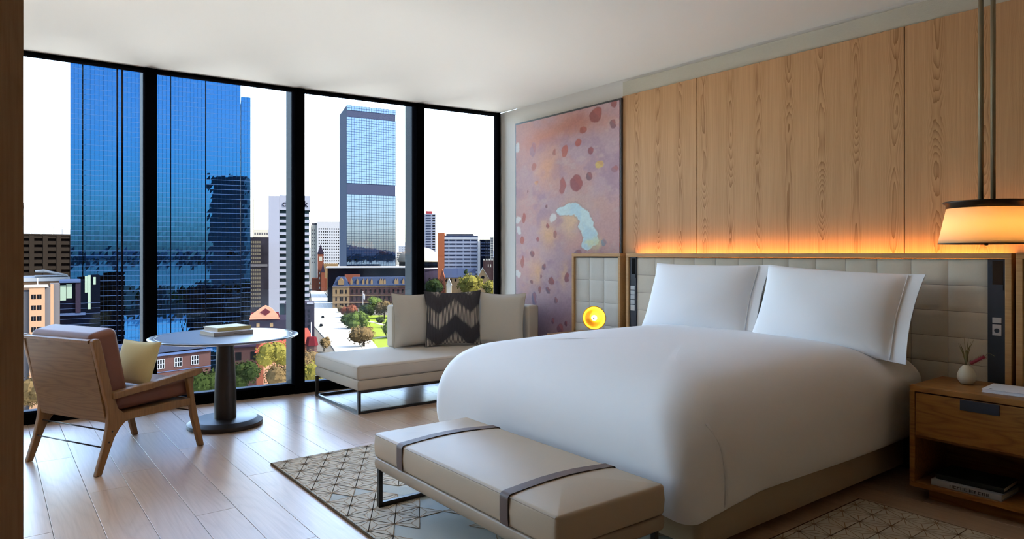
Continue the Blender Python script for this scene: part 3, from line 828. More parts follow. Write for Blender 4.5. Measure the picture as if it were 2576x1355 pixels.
def book(name, label, cat, w, d, h, cover, spine, loc, rz, group=None, pages=None):
    """local x along the spine, spine on the -y side, origin at the lower middle"""
    t = thing(name, label, cat, loc, rz, group)
    c = 0.003
    MB().box(-w / 2, w / 2, -d / 2, d / 2, 0, c).build('back_cover', cover, t)
    MB().box(-w / 2, w / 2, -d / 2, d / 2, h - c, h).build('front_cover', cover, t)
    MB().box(-w / 2, w / 2, -d / 2 - 0.002, -d / 2 + 0.0005, 0, h).build('spine', spine, t, bevel=0.001, seg=1)
    MB().box(-w / 2 + 0.004, w / 2 - 0.004, -d / 2 + 0.001, d / 2 - 0.005, c + 0.0002, h - c - 0.0002).build('pages', pages or M['page'], t)
    return t
b1 = book('book', 'thick grey book with printed spine on the nightstand shelf', 'book', 0.315, 0.24, 0.030, M['bookgrey'], M['bookgrey'], (-1.335, 4.025, 0.0970), R(-1))
mb = MB()
x = -0.07
for k, wd in enumerate([.013, .012, .012, .013, .014, 0, .007, .008, .008, 0, .013, .005, .012, .006]):
    if wd:
        if k % 3 == 0: mb.box(x, x + 0.003, -0.1235, -0.1222, 0.008, 0.022); mb.box(x + wd - 0.003, x + wd, -0.1235, -0.1222, 0.008, 0.022)
        elif k % 3 == 1: mb.box(x, x + wd, -0.1235, -0.1222, 0.008, 0.011); mb.box(x, x + wd, -0.1235, -0.1222, 0.019, 0.022); mb.box(x, x + 0.003, -0.1235, -0.1222, 0.0112, 0.0188)
        else: mb.box(x, x + 0.004, -0.1235, -0.1222, 0.008, 0.022); mb.box(x + 0.0042, x + wd, -0.1235, -0.1222, 0.017, 0.020)
    x += wd + 0.004
stuff(mb.build('spine_print', M['print'], b1))
book('book', 'dark book lying on the grey book in the nightstand', 'book', 0.30, 0.22, 0.026, M['bookdark'], M['bookdark'], (-1.335, 4.045, 0.1273), R(1.5))
# white notepad folder
nb = thing('notepad', 'white notepad folder lying on the nightstand', 'notepad', (-1.145, 4.085, 0.6045), R(4))
MB().box(-0.15, 0.15, -0.105, 0.105, 0, 0.004).build('back_cover', M['white'], nb)
MB().box(-0.147, 0.15, -0.102, 0.102, 0.0045, 0.014).build('pages', M['white'], nb)
MB().box(-0.15, 0.15, -0.105, 0.105, 0.0145, 0.018).build('front_cover', M['white'], nb, bevel=0.001, seg=1)
MB().lathe([(0.0005, 0), (0.006, 0), (0.006, 0.001), (0.0005, 0.001)], 12).build('emblem', M['print'], nb, loc=(-0.115, -0.085, 0.0181))
# bud vase
vs = thing('vase', 'small round cream bud vase on the nightstand', 'vase', (-1.415, 4.15, 0.6045))
MB().lathe([(r_ * 0.9, z_ * 0.94) for r_, z_ in [(0.018, 0), (0.03, 0.002), (0.043, 0.018), (0.049, 0.038), (0.047, 0.058), (0.038, 0.08), (0.025, 0.098), (0.0165, 0.106), (0.014, 0.108), (0.012, 0.104), (0.012, 0.06), (0.001, 0.055)]], 32).build('body', M['ceramic'], vs, smooth=True)
gr = thing('dried_grass', 'tuft of dried grass standing in the bud vase', 'grass', (-1.417, 4.15, 0.672))
rnd = random.Random(4)
for k in range(11):
    dx, dy = rnd.uniform(-0.045, 0.04), rnd.uniform(-0.02, 0.02); h = rnd.uniform(0.12, 0.19)
    MB().tube([(0, 0, 0), (dx * 0.15, dy * 0.2, h * 0.4), (dx * 0.5, dy * 0.6, h * 0.75), (dx, dy, h)], [0.0013, 0.0013, 0.0016, 0.0004], 5).build('blade', M['stem'], gr)
MB().lathe([(0.0008, 0.04), (0.006, 0.055), (0.0085, 0.075), (0.006, 0.10), (0.001, 0.115)], 10, (0.002, 0, 0)).build('seed_head', M['stem'], gr, smooth=True)
fl = thing('red_flower', 'dark red bottlebrush flower leaning out of the bud vase', 'flower', (-1.410, 4.15, 0.676))
MB().tube([(0, 0, 0), (0.008, 0, 0.030), (0.014, 0, 0.038)], 0.002, 6).build('stalk', M['stem'], fl)
mb = MB()
rnd = random.Random(2)
ax = Vector((0.78, 0.1, 0.55)).normalized(); st = Vector((0.014, 0, 0.040))
for k in range(150):
    f = rnd.random(); n = ax.orthogonal().normalized(); n.rotate(Matrix.Rotation(rnd.uniform(0, 6.28), 3, ax))
    p = st + ax * f * 0.075; q = p + (n + ax * 0.35) * 0.016
    s_ = ax.cross(n) * 0.0009
    mb.add([p - s_, p + s_, q + s_, q - s_], [(0, 1, 2, 3)])
mb.tube([st, st + ax * 0.075], [0.009, 0.008], 8)
stuff(mb.build('bristles', M['red'], fl))
tip = st + ax * 0.075
MB().tube([tip, tip + Vector((0.012, 0, 0.016)), tip + Vector((0.028, 0, 0.018)), tip + Vector((0.045, 0, 0.008))], 0.0007, 5).build('tendril', M['stem'], fl)

# ------------------------------------------------------------------ pendant lamp over the nightstand
shade_m = bpy.data.materials.new('lamp_shade'); shade_m.use_nodes = True
nt = shade_m.node_tree; N = nt.nodes; L = nt.links; N.remove(N['Principled BSDF'])
df = N.new('ShaderNodeBsdfDiffuse'); df.inputs[0].default_value = hexc('#f6e6cc')
tl = N.new('ShaderNodeBsdfTranslucent'); tl.inputs[0].default_value = (1.0, 0.80, 0.52, 1)
mxs = N.new('ShaderNodeMixShader'); mxs.inputs[0].default_value = 0.55
L.new(df.outputs[0], mxs.inputs[1]); L.new(tl.outputs[0], mxs.inputs[2]); L.new(mxs.outputs[0], N['Material Output'].inputs[0])
pl = thing('pendant_lamp', 'lit cream drum pendant lamp on two bronze rods over the nightstand', 'lamp', (-1.305, 4.09, CEIL))
o = off(pl)
cx, cy = -1.305, 4.09
def ring_lathe(r0, z0, r1, z1, t=0.002):
    return [(r0, z0), (r1, z1), (r1 - t, z1), (r0 - t, z0)]
MB().lathe(ring_lathe(0.214, 1.352, 0.176, 1.535), 64, (cx, cy, 0), True).build('shade', shade_m, pl, smooth=True, loc=o)
MB().lathe(ring_lathe(0.2155, 1.350, 0.2148, 1.3545, 0.004), 64, (cx, cy, 0), True).build('shade_rim', M['bronzeband'], pl, smooth=True, loc=o)
MB().lathe([(0.178, 1.5345), (0.1785, 1.556), (0.191, 1.562), (0.191, 1.570), (0.002, 1.574), (0.002, 1.566), (0.174, 1.556), (0.174, 1.5345)], 64, (cx, cy, 0), True).build('cap', M['bronzeband'], pl, smooth=True, loc=o)
for dx, dy in ((-0.024, -0.0), (0.03, 0.0)):
    MB().tube([(cx + dx, cy + dy, 1.572), (cx + dx, cy + dy, CEIL - 0.012)], 0.0115, 12).build('rod', M['bronze'], pl, smooth=True, loc=o)
MB().lathe([(0.001, CEIL - 0.016), (0.06, CEIL - 0.014), (0.062, CEIL - 0.001), (0.001, CEIL - 0.001)], 32, (cx + 0.003, cy, 0)).build('ceiling_rose', M['bronze'], pl, smooth=True, loc=o)
diff = mat('lamp_diffuser', '#f4e6cc', 0.6)
MB().lathe([(0.012, 1.360), (0.196, 1.366), (0.196, 1.369), (0.012, 1.364)], 48, (cx, cy, 0), True).build('diffuser', diff, pl, smooth=True, loc=o)
MB().lathe([(0.001, 1.342), (0.009, 1.344), (0.009, 1.372), (0.001, 1.374)], 16, (cx, cy, 0)).build('finial', M['bronzeband'], pl, smooth=True, loc=o)
bulb_m = mat('warm_bulb', '#ffd9a0', 0.5, emit=(1.0, 0.68, 0.32), estr=80.0)
for dx in (-0.06, 0.06):
    MB().lathe([(0.001, 1.40), (0.02, 1.405), (0.03, 1.43), (0.026, 1.455), (0.014, 1.48), (0.012, 1.50), (0.001, 1.50)], 20, (cx + dx, cy + dx * 0.2, 0)).build('bulb', bulb_m, pl, smooth=True, loc=o)
    MB().tube([(cx + dx, cy + dx * 0.2, 1.5), (cx + dx, cy + dx * 0.2, 1.567)], 0.013, 12).build('socket', M['bronze'], pl, loc=o)

# ------------------------------------------------------------------ gold dish lamp on the far nightstand
gold = mat('polished_gold', '#e0a23a', 0.28, 1.0)
gl = thing('gold_lamp', 'round gold dish lamp glowing in front of the button-tufted panel', 'lamp', (-4.20, 4.11, 0.6045), R(38))
MB().lathe([(0.001, 0), (0.055, 0), (0.055, 0.008), (0.048, 0.012), (0.010, 0.014), (0.001, 0.014)], 32, (0, 0.0, 0)).build('foot', gold, gl, smooth=True)
dish = MB(); n_ = 14; pr_ = []
rr_ = 0.100; dp = 0.055
for k in range(n_ + 1):
    a = k / n_; pr_.append((max(0.001, rr_ * a), dp * (1 - math.sqrt(max(0, 1 - (a * 0.97) ** 2)))))
outer_ = [(max(0.001, r_ + 0.002), z_ - 0.004) for r_, z_ in pr_]
d_ = MB().lathe(pr_ + outer_[::-1], 48).build('dish', gold, gl, smooth=True, loc=(0, 0.03, 0.148))
d_.rotation_euler = (R(90), 0, 0)
MB().tube([(0, 0.034, 0.012), (0, 0.04, 0.05)], 0.007, 10).build('stem', gold, gl, smooth=True)
gb_m = mat('frosted_bulb', '#ffe6b0', 0.4, emit=(1.0, 0.66, 0.22), estr=14.0)
MB().lathe([(0.001, -0.024), (0.018, -0.018), (0.026, 0.0), (0.018, 0.018), (0.001, 0.024)], 24, (0, 0, 0)).build('bulb', gb_m, gl, smooth=True, loc=(0, -0.002, 0.148))
MB().lathe([(0.001, 0), (0.008, 0.001), (0.008, 0.004), (0.001, 0.005)], 12).build('bulb_cap', M['bronze'], gl, smooth=True, loc=(0, -0.026, 0.148)).rotation_euler = (R(90), 0, 0)

# ------------------------------------------------------------------ chaise by the window
ch = thing('chaise', 'oatmeal chaise longue with a wraparound back by the window', 'chaise', (-5.6, 3.3, 0))
o = off(ch)
X0, X1, Y0, Y1 = -6.055, -5.13, 2.37, 4.26
soft_box(X0, X1, Y0, Y1, 0.274, 0.392, 0.022, 0.006).build('seat_cushion', M['chaise'], ch, smooth=True, loc=o)
soft_box(X0 + 0.004, X1 - 0.004, Y0 + 0.004, Y1, 0.188, 0.271, 0.012, 0.0).build('seat_base', M['chaise_base'], ch, smooth=True, loc=o)
MB().tube([(X0 + 0.05, Y0 + 0.003, 0.3725), (X1 - 0.02, Y0 + 0.003, 0.3725), (X1 - 0.003, Y0 + 0.02, 0.3725), (X1 - 0.003, Y1 - 0.2, 0.3725)], 0.003, 6).build('piping', M['piping'], ch, loc=o)
bk = MB()
T = 0.13
xa, xb, ya, yb = X0 - 0.004, X1, 3.10, Y1 + 0.01
r_ = 0.10
out = [(xa, ya)] + [(xa + r_ - r_ * math.cos(R(a)), yb - r_ + r_ * math.sin(R(a))) for a in range(0, 91, 15)] + [(xb, yb)]
inn = [(xb, yb - T)] + [(xa + T + 0.05 - 0.05 * math.cos(R(a)), yb - T - 0.05 + 0.05 * math.sin(R(a))) for a in range(90, -1, -15)] + [(xa + T, ya)]
bk.prism([(x, y_, 0.392) for x, y_ in out + inn][::-1], (0, 0, 0.408))
bo = bk.build('wraparound_back', M['chaise_back'], ch, bevel=0.022, seg=4, loc=o)
fr_ = MB(); bs = 0.012
for (x, y_) in ((X0 + 0.02, Y0 + 0.015), (X1 - 0.015, Y0 + 0.015), (X0 + 0.02, Y1 - 0.03), (X1 - 0.015, Y1 - 0.03)):
    MB().box(x - bs, x + bs, y_ - bs, y_ + bs, 0.0005, 0.188).build('leg', M['metal'], ch, loc=o)
for (a, b_, c_, d_) in ((X0 + 0.033, X1 - 0.028, Y0 + 0.003, Y0 + 0.027), (X0 + 0.033, X1 - 0.028, Y1 - 0.042, Y1 - 0.018)):
    MB().box(a, b_, c_, d_, 0.0005, 0.022).build('floor_runner', M['metal'], ch, loc=o)
for x in (X0 + 0.02, X1 - 0.015):
    MB().box(x - bs, x + bs, Y0 + 0.028, Y1 - 0.043, 0.0005, 0.022).build('floor_runner', M['metal'], ch, loc=o)
    MB().box(x - bs, x + bs, Y0 + 0.028, Y1 - 0.043, 0.168, 0.1875).build('top_rail', M['metal'], ch, loc=o)

# woven flame-stitch fabric: fine vertical threads, broken into soft zigzag bands
fm = bpy.data.materials.new('flame_stitch'); fm.use_nodes = True
nt = fm.node_tree; N = nt.nodes; L = nt.links; B = N['Principled BSDF']
tc = N.new('ShaderNodeTexCoord'); sp = N.new('ShaderNodeSeparateXYZ'); L.new(tc.outputs['Object'], sp.inputs[0])
def mth(op, a, b=None, c=None):
    n = N.new('ShaderNodeMath'); n.operation = op
    for i, q in enumerate((a, b, c)):
        if q is None: continue
        if isinstance(q, (int, float)): n.inputs[i].default_value = q
        else: L.new(q, n.inputs[i])
    return n.outputs[0]
tri_ = mth('PINGPONG', mth('ADD', sp.outputs['X'], 0.1625), 0.1625)
nz_ = N.new('ShaderNodeTexNoise'); nz_.inputs['Scale'].default_value = 9.0; L.new(tc.outputs['Object'], nz_.inputs['Vector'])
ph_ = mth('ADD', mth('SUBTRACT', sp.outputs['Z'], mth('MULTIPLY', tri_, 0.83)), mth('MULTIPLY', nz_.outputs['Fac'], 0.05))
band = mth('COSINE', mth('MULTIPLY', mth('SUBTRACT', ph_, 0.105), 2 * math.pi / 0.32))
thr = mth('SINE', mth('MULTIPLY', sp.outputs['X'], 2 * math.pi / 0.0135))
f_ = mth('MULTIPLY', mth('MINIMUM', mth('MAXIMUM', mth('MULTIPLY_ADD', band, -1.5, 0.25), 0.0), 1.0), mth('MAXIMUM', mth('MULTIPLY_ADD', thr, 0.9, 0.35), 0.0))
mxc = N.new('ShaderNodeMix'); mxc.data_type = 'RGBA'; mxc.clamp_factor = True
mxc.inputs[6].default_value = hexc('#37353b'); mxc.inputs[7].default_value = hexc('#c6beae')
L.new(f_, mxc.inputs[0]); L.new(mxc.outputs[2], B.inputs['Base Color']); B.inputs['Roughness'].default_value = 0.85
bp = N.new('ShaderNodeBump'); bp.inputs['Strength'].default_value = 0.4; bp.inputs['Distance'].default_value = 0.002
L.new(thr, bp.inputs['Height']); L.new(bp.outputs['Normal'], B.inputs['Normal'])
M['flame'] = fm

def cushion(label, w, h, t, m, loc, rz, tilt, group, seed, pip=None, roll=0.0, sag=0.09):
    q = thing('cushion', label, 'cushion', loc, R(rz), group)
    put('cover', pillow_mesh('cover', w, h, t, m, 24, sag, 0, 1, seed), q)
    if pip: MB().tube(pillow_outline(w, h, sag), 0.004, 6).build('piping', pip, q, smooth=True)
    q.rotation_euler = (R(tilt), R(roll), R(rz))
    return q
cushion('plain linen cushion at the window end of the chaise, half hidden by the zigzag one', 0.50, 0.52, 0.15, M['cushion'], (-5.815, 3.31, 0.402), 86, -6, 'chaise cushions', 1, M['piping'])
cushion('black and cream zigzag cushion in the middle of the chaise', 0.58, 0.54, 0.16, M['flame'], (-5.64, 3.615, 0.402), 72, -6, 'chaise cushions', 2)
cushion('plain linen cushion leaning in the wall corner of the chaise', 0.52, 0.52, 0.15, M['cushion'], (-5.37, 3.975, 0.402), 26, -5, 'chaise cushions', 3, M['piping'])

# ------------------------------------------------------------------ round table and its books
tb = thing('pedestal_table', 'round grey pedestal table in front of the window', 'table', (-5.447, 1.432, 0))
MB().lathe([(0.001, 0.646), (0.30, 0.648), (0.47, 0.656), (0.522, 0.668), (0.530, 0.673), (0.530, 0.6775), (0.527, 0.680), (0.485, 0.6803), (0.484, 0.6785), (0.481, 0.6785), (0.480, 0.6803), (0.001, 0.6803)], 96).build('tabletop', M['tabletop'], tb, smooth=True).modifiers.new('edge', 'EDGE_SPLIT').split_angle = R(40)
MB().lathe([(0.001, 0.056), (0.078, 0.056), (0.078, 0.20), (0.073, 0.36), (0.064, 0.54), (0.057, 0.645), (0.001, 0.645)], 48).build('column', M['pedestal'], tb, smooth=True).modifiers.new('edge', 'EDGE_SPLIT').split_angle = R(40)
MB().lathe([(0.001, 0.0005), (0.268, 0.0005), (0.270, 0.006), (0.268, 0.030), (0.230, 0.052), (0.221, 0.0555), (0.001, 0.0555)], 72).build('base', M['pedestal'], tb, smooth=True).modifiers.new('edge', 'EDGE_SPLIT').split_angle = R(25)
# spines face the viewer; local x runs along the spine
rzb = math.atan2(0.30, -0.055)
k1 = book('book', 'large pale grey book lying on the round table', 'book', 0.31, 0.245, 0.028, M['bookgreytop'], M['bookgrey'], (-5.55, 1.468, 0.6808), rzb, 'books on the round table')
k2 = book('book', 'smaller olive and cream book on top of the grey book', 'book', 0.275, 0.215, 0.027, M['bookcream'], M['bookyellow'], (-5.605, 1.488, 0.7092), rzb + R(4), 'books on the round table')
mb = MB()
for k in range(9): mb.box(0.0 + k * 0.0075, 0.0055 + k * 0.0075, -0.1258, -0.1246, 0.011, 0.015)
stuff(mb.build('spine_print', M['print'], k1))

# ------------------------------------------------------------------ lounge chair
lc = thing('lounge_chair', 'low oak lounge chair with brown leather cushions facing the round table', 'chair', (-4.930, 0.338, 0.0005), R(27.0))
HX = 0.335; TK = 0.034
def side(poly, x):
    return MB().prism([(x - TK / 2, s_, z_) for s_, z_ in poly], (TK, 0, 0))
legpost = [(0.0, 0), (0.036, 0), (0.085, 0.13), (0.115, 0.205), (0.15, 0.255), (0.185, 0.285), (0.17, 0.345), (0.14, 0.37), (0.108, 0.46), (0.03, 0.785), (0.018, 0.803), (-0.008, 0.803), (-0.02, 0.79), (0.055, 0.46), (0.072, 0.40), (0.078, 0.34), (0.07, 0.26), (0.046, 0.15)]
rail = [(0.171, 0.283), (0.23, 0.293), (0.64, 0.293), (0.64, 0.342), (0.165, 0.342)]
fleg = [(0.716, 0), (0.752, 0), (0.700, 0.22), (0.676, 0.33), (0.664, 0.42), (0.672, 0.478), (0.615, 0.478), (0.628, 0.42), (0.6405, 0.33), (0.655, 0.22)]
arm = [(0.100, 0.432), (0.35, 0.452), (0.60, 0.478), (0.675, 0.4795), (0.715, 0.492), (0.738, 0.508), (0.732, 0.524), (0.70, 0.530), (0.62, 0.520), (0.35, 0.492), (0.095, 0.474)]
for sx in (-HX, HX):
    side(legpost, sx).build('back_leg', M['chairwood'], lc, bevel=0.006)
    side(rail, sx).build('side_rail', M['chairwood'], lc, bevel=0.004)
    side(fleg, sx).build('front_leg', M['chairwood'], lc, bevel=0.006)
    a_ = side(arm, sx); a_.v = [((p[0] - sx) * 1.7 + sx, p[1], p[2]) for p in a_.v]
    a_.build('armrest', M['chairwood'], lc, bevel=0.010, seg=3)
    for s_, z_ in ((0.098, 0.185), (0.118, 0.245)):
        q = MB().lathe([(0.0005, 0), (0.0055, 0), (0.0055, 0.002), (0.0005, 0.002)], 12).build('screw', M['dark'], lc, loc=(sx + (TK / 2 + 0.0002) * sgn(sx), s_ - 0.02, z_)); q.rotation_euler.y = R(90 * sgn(sx))
# plywood back leaning between the posts
iw = HX - TK / 2 - 0.002
def lean(s_, z_, n): # n = offset along the outward normal of the back
    return None
bd = Vector((0, -0.092, 0.47)).normalized(); bnrm = Vector((0, 0.47, 0.092)).normalized()
bo_ = Vector((0, 0.080, 0.325))
def slab(x0, x1, v0, v1, n0, n1):
    return MB().add([Vector((x, 0, 0)) + bo_ + bd * v + bnrm * n for n in (n0, n1) for x, v in ((x0, v0), (x1, v0), (x1, v1), (x0, v1))],
                    [(0, 1, 2, 3), (7, 6, 5, 4), (0, 4, 5, 1), (1, 5, 6, 2), (2, 6, 7, 3), (3, 7, 4, 0)])
slab(-iw, iw, -0.03, 0.462, -0.004, 0.010).build('back_panel', M['chairply'], lc, bevel=0.002)
slab(-iw, iw, 0.463, 0.482, -0.016, 0.012).build('top_rail', M['chairwood'], lc, bevel=0.003)
bc = slab(-0.305, 0.305, 0.055, 0.508, 0.012, 0.185).build('back_cushion', M['leather'], lc, bevel=0.042, seg=5)
sc_ = MB().add([(x, y_, z) for z, dz in ((0, 0), (1, 0)) for x, y_ in ()], [])
sq = MB()
sq.add([(-0.312, 0.10, 0.346), (0.312, 0.10, 0.346), (0.312, 0.70, 0.352), (-0.312, 0.70, 0.352), (-0.312, 0.16, 0.445), (0.312, 0.16, 0.445), (0.312, 0.715, 0.462), (-0.312, 0.715, 0.462)],
       [(0, 3, 2, 1), (4, 5, 6, 7), (0, 1, 5, 4), (1, 2, 6, 5), (2, 3, 7, 6), (3, 0, 4, 7)])
sq.build('seat_cushion', M['leather'], lc, bevel=0.038, seg=5)
MB().box(-iw, iw, 0.17, 0.64, 0.318, 0.338).build('seat_board', M['chairply'], lc)
MB().box(-iw, iw, 0.628, 0.652, 0.293, 0.342).build('front_rail', M['chairwood'], lc, bevel=0.003)
for s_, z_ in ((0.060, 0.155), (0.095, 0.245), (0.672, 0.250)):
    MB().tube([(-HX + TK / 2, s_, z_), (HX - TK / 2, s_, z_)], 0.0045, 10).build('rod', M['metal'], lc, smooth=True)
rot27 = Matrix.Rotation(R(27.0), 3, 'Z')
cp_ = Vector((-4.930, 0.338, 0)) + rot27 @ Vector((0.12, 0.375, 0))
cushion('small cream textured cushion on the leather lounge chair', 0.36, 0.28, 0.10, M['cream'], (cp_.x, cp_.y, 0.462), 27 + 180, 18, None, 6, M['cream'], 0, 0.06)

# ================================================================== the city outside
GZ_ = -40.0
K = 0.125                                        # darkens all city colours: outdoor exposure is put into the albedo
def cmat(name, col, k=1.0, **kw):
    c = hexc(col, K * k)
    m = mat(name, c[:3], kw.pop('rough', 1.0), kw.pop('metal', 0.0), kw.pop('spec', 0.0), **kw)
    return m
def at_depth(px, d, z=GZ_):
    """ground point seen in column px of the 2576-wide frame, d metres into the view"""
    p = EYE + FW * d + RT * ((px - 1288.0) / FPX * d)
    return Vector((p.x, p.y, z))
def ground(px, py):
    d = (EYE.z - GZ_) * FPX / (py - 638.0)
    return at_depth(px, d)
VIEW_RZ = math.atan2(RT.y, RT.x)
class Bld:
    """a building whose front runs along local x; x(px) and z(py) give local metres"""
    def __init__(s, name, label, cat, xl, xr, d, yaw=0.0, group=None):
        s.d = d; s.xc = (xl + xr) / 2; s.k = d / FPX; s.yaw = R(yaw)
        s.a0 = math.atan((s.xc - 1288.0) / FPX); s.D = d / math.cos(s.a0)
        s.t = thing(name, label, cat, at_depth(s.xc, d), VIEW_RZ - s.a0 + s.yaw, group)
        s.w = s.x(xr) - s.x(xl)
    def x(s, px):
        t = math.tan(math.atan((px - 1288.0) / FPX) - s.a0)
        return s.D * t / (math.cos(s.yaw) - t * math.sin(s.yaw))
    def z(s, py): return EYE.z + (638.0 - py) * s.k - GZ_
    def box(s, name, m, x0, x1, y0, y1, z0, z1, parent=None):
        return MB().box(x0, x1, y0, y1, z0, z1).build(name, m, parent or s.t)
    def pbox(s, name, m, xl, xr, ytop, ybot, y0, y1, parent=None):
        return s.box(name, m, s.x(xl), s.x(xr), y0, y1, 0 if ybot is None else s.z(ybot), s.z(ytop), parent)
def win_grid(b, xs, zs, w, h, m, name='window', y=-0.06, th=0.12, joined=False, parent=None):
    if joined:
        mb = MB()
        for x in xs:
            for z in zs: mb.box(x - w / 2, x + w / 2, y, y + th, z, z + h)
        return stuff(mb.build(name, m, parent or b.t))
    me = MB().box(-w / 2, w / 2, 0, th, 0, h).mesh(name, m)
    for x in xs:
        for z in zs: put(name, me, parent or b.t, loc=(x, y, z))
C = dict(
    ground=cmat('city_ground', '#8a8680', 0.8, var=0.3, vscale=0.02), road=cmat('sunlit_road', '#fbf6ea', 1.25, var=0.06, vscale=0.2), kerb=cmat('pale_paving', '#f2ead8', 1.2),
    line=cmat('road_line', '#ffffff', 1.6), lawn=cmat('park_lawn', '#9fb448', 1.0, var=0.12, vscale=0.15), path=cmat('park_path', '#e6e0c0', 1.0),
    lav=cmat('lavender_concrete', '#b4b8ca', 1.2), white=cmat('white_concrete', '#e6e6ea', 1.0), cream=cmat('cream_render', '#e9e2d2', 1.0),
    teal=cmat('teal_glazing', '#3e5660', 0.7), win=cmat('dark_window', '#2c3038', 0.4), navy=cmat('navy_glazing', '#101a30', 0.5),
    brick=cmat('red_brick', '#a86450', 0.9, var=0.15, vscale=0.6), dbrick=cmat('dark_brick_and_shade', '#6a5050', 0.7, var=0.2, vscale=0.5), stone=cmat('sandstone', '#c0a078', 0.8),
    slate=cmat('blue_slate', '#4e5c7c', 0.8), dark=cmat('dark_concrete', '#5a5048', 0.4), darker=cmat('shaded_recess', '#241f20', 0.5), peach=cmat('sunlit_peach_concrete', '#d6ac8c', 0.85),
    grey=cmat('grey_concrete', '#8c8a90', 0.7), purple=cmat('purple_render', '#4a4258', 0.6), roofred=cmat('red_tiles', '#b25a4c', 0.9, var=0.1, vscale=1.0), pink=cmat('sunlit_pink', '#e6a88a', 1.0),
    maroon=cmat('maroon_tiles', '#7a2a34', 0.7), orange=cmat('sunlit_orange_brick', '#d07850', 1.0), pale=cmat('pale_haze_block', '#ccd2dc', 1.1), darkm=cmat('dark_painted_reflections', '#464450', 0.6, var=0.8, vscale=0.18),
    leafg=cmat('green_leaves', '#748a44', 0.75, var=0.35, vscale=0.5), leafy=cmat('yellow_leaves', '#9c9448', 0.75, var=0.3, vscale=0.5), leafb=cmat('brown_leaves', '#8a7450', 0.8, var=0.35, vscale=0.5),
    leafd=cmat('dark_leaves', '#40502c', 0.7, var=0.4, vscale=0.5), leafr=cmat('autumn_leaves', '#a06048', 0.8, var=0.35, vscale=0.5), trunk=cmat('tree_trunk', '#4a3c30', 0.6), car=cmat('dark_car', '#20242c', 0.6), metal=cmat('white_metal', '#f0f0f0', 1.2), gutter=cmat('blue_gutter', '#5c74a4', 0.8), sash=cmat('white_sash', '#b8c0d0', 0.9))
def mirror(name, col, rough=0.015):
    m = mat(name, col, rough, 1.0); return m
# ---- land, water, hills
gnd = struct(MB().box(-9000, 9000, -9000, 9000, GZ_ - 3, GZ_ - 0.3).build('ground', C['ground']))
bounce_m = mat('pale_bounce_surface', '#e2e0da', 0.9, 0, 0.0, var=0.06, vscale=0.1)
struct(MB().box(-172, -6.9, -110, 120, GZ_ - 0.29, GZ_ - 0.1).build('ceiling_bounce_slab', bounce_m))  # unseen pale slab, added to bounce light up onto the ceiling
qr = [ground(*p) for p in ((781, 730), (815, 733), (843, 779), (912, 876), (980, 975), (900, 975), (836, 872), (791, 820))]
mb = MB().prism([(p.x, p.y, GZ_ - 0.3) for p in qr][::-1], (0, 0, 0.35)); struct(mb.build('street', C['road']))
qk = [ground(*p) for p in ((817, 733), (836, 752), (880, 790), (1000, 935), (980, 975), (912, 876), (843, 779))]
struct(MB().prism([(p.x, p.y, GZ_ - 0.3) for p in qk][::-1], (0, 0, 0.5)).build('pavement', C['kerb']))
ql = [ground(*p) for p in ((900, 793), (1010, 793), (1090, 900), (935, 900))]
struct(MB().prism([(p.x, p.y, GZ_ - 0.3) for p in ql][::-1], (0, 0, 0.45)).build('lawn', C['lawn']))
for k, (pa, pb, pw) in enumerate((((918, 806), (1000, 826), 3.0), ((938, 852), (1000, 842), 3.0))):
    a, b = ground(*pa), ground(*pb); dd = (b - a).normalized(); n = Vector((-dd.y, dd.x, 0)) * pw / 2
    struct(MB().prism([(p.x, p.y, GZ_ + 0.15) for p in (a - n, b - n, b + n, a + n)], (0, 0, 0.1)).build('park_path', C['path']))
for f0, f1, off_ in ((0, 1, 0.35), (0, 1, 0.62)):
    A_ = qr[0].lerp(qr[1], off_), qr[6].lerp(qr[3], off_)
    mb = MB(); dd = (A_[1] - A_[0]); L_ = dd.length; dd.normalize(); n = Vector((-dd.y, dd.x, 0)) * 0.25
    for k in range(int(L_ / 14)):
        p = A_[0] + dd * k * 14; q = p + dd * 7
        mb.prism([(v.x, v.y, GZ_ + 0.055) for v in (p - n, q - n, q + n, p + n)], (0, 0, 0.02))
    stuff(struct(mb.build('road_markings', C['line'])))
# river and its far shore lie behind the hotel and show as reflections in the glass towers
BACK = (FW * -1 + RT * 0.42).normalized(); SIDE = Vector((-BACK.y, BACK.x, 0))
def bk(u, v, z=GZ_): p = BACK * u + SIDE * v; return Vector((p.x, p.y, z))
water = mat('river_water', (0.004, 0.012, 0.03), 0.12, 0.0, 0.35, bump=0.4, bscale=0.05)
rv = [bk(330, -5000), bk(360, -400), bk(300, 200), bk(380, 5000), bk(2600, 5000), bk(2300, 300), bk(2500, -600), bk(2200, -5000)]
struct(MB().prism([(p.x, p.y, GZ_ - 0.29) for p in rv], (0, 0, 0.15)).build('river', water))
rnd = random.Random(12)
mb = MB()
for k in range(900):
    u, v = rnd.uniform(2450, 4200), rnd.uniform(-2500, 2500); p = bk(u, v); s1 = rnd.uniform(8, 26); hh = rnd.uniform(6, 26) if rnd.random() < 0.9 else rnd.uniform(30, 60)
    mb.box(p.x - s1, p.x + s1, p.y - s1, p.y + s1, GZ_ - 0.3, GZ_ + hh)
stuff(tag(mb.build('far_shore_houses', C['white']), 'scatter of small white houses on the far river shore', 'houses'))
mb = MB()
for k in range(1000):
    far = rnd.random() < 0.7
    u, v = (rnd.uniform(2350, 4200), rnd.uniform(-2500, 2500)) if far else (rnd.uniform(60, 290), rnd.uniform(-500, 500))
    p = bk(u, v); r0 = rnd.uniform(5, 11) if far else rnd.uniform(4, 9)
    mb.lathe([(0.2, 0), (r0, r0 * 0.3), (r0 * 0.8, r0), (0.2, r0 * 1.4)], 7, (p.x, p.y, GZ_))
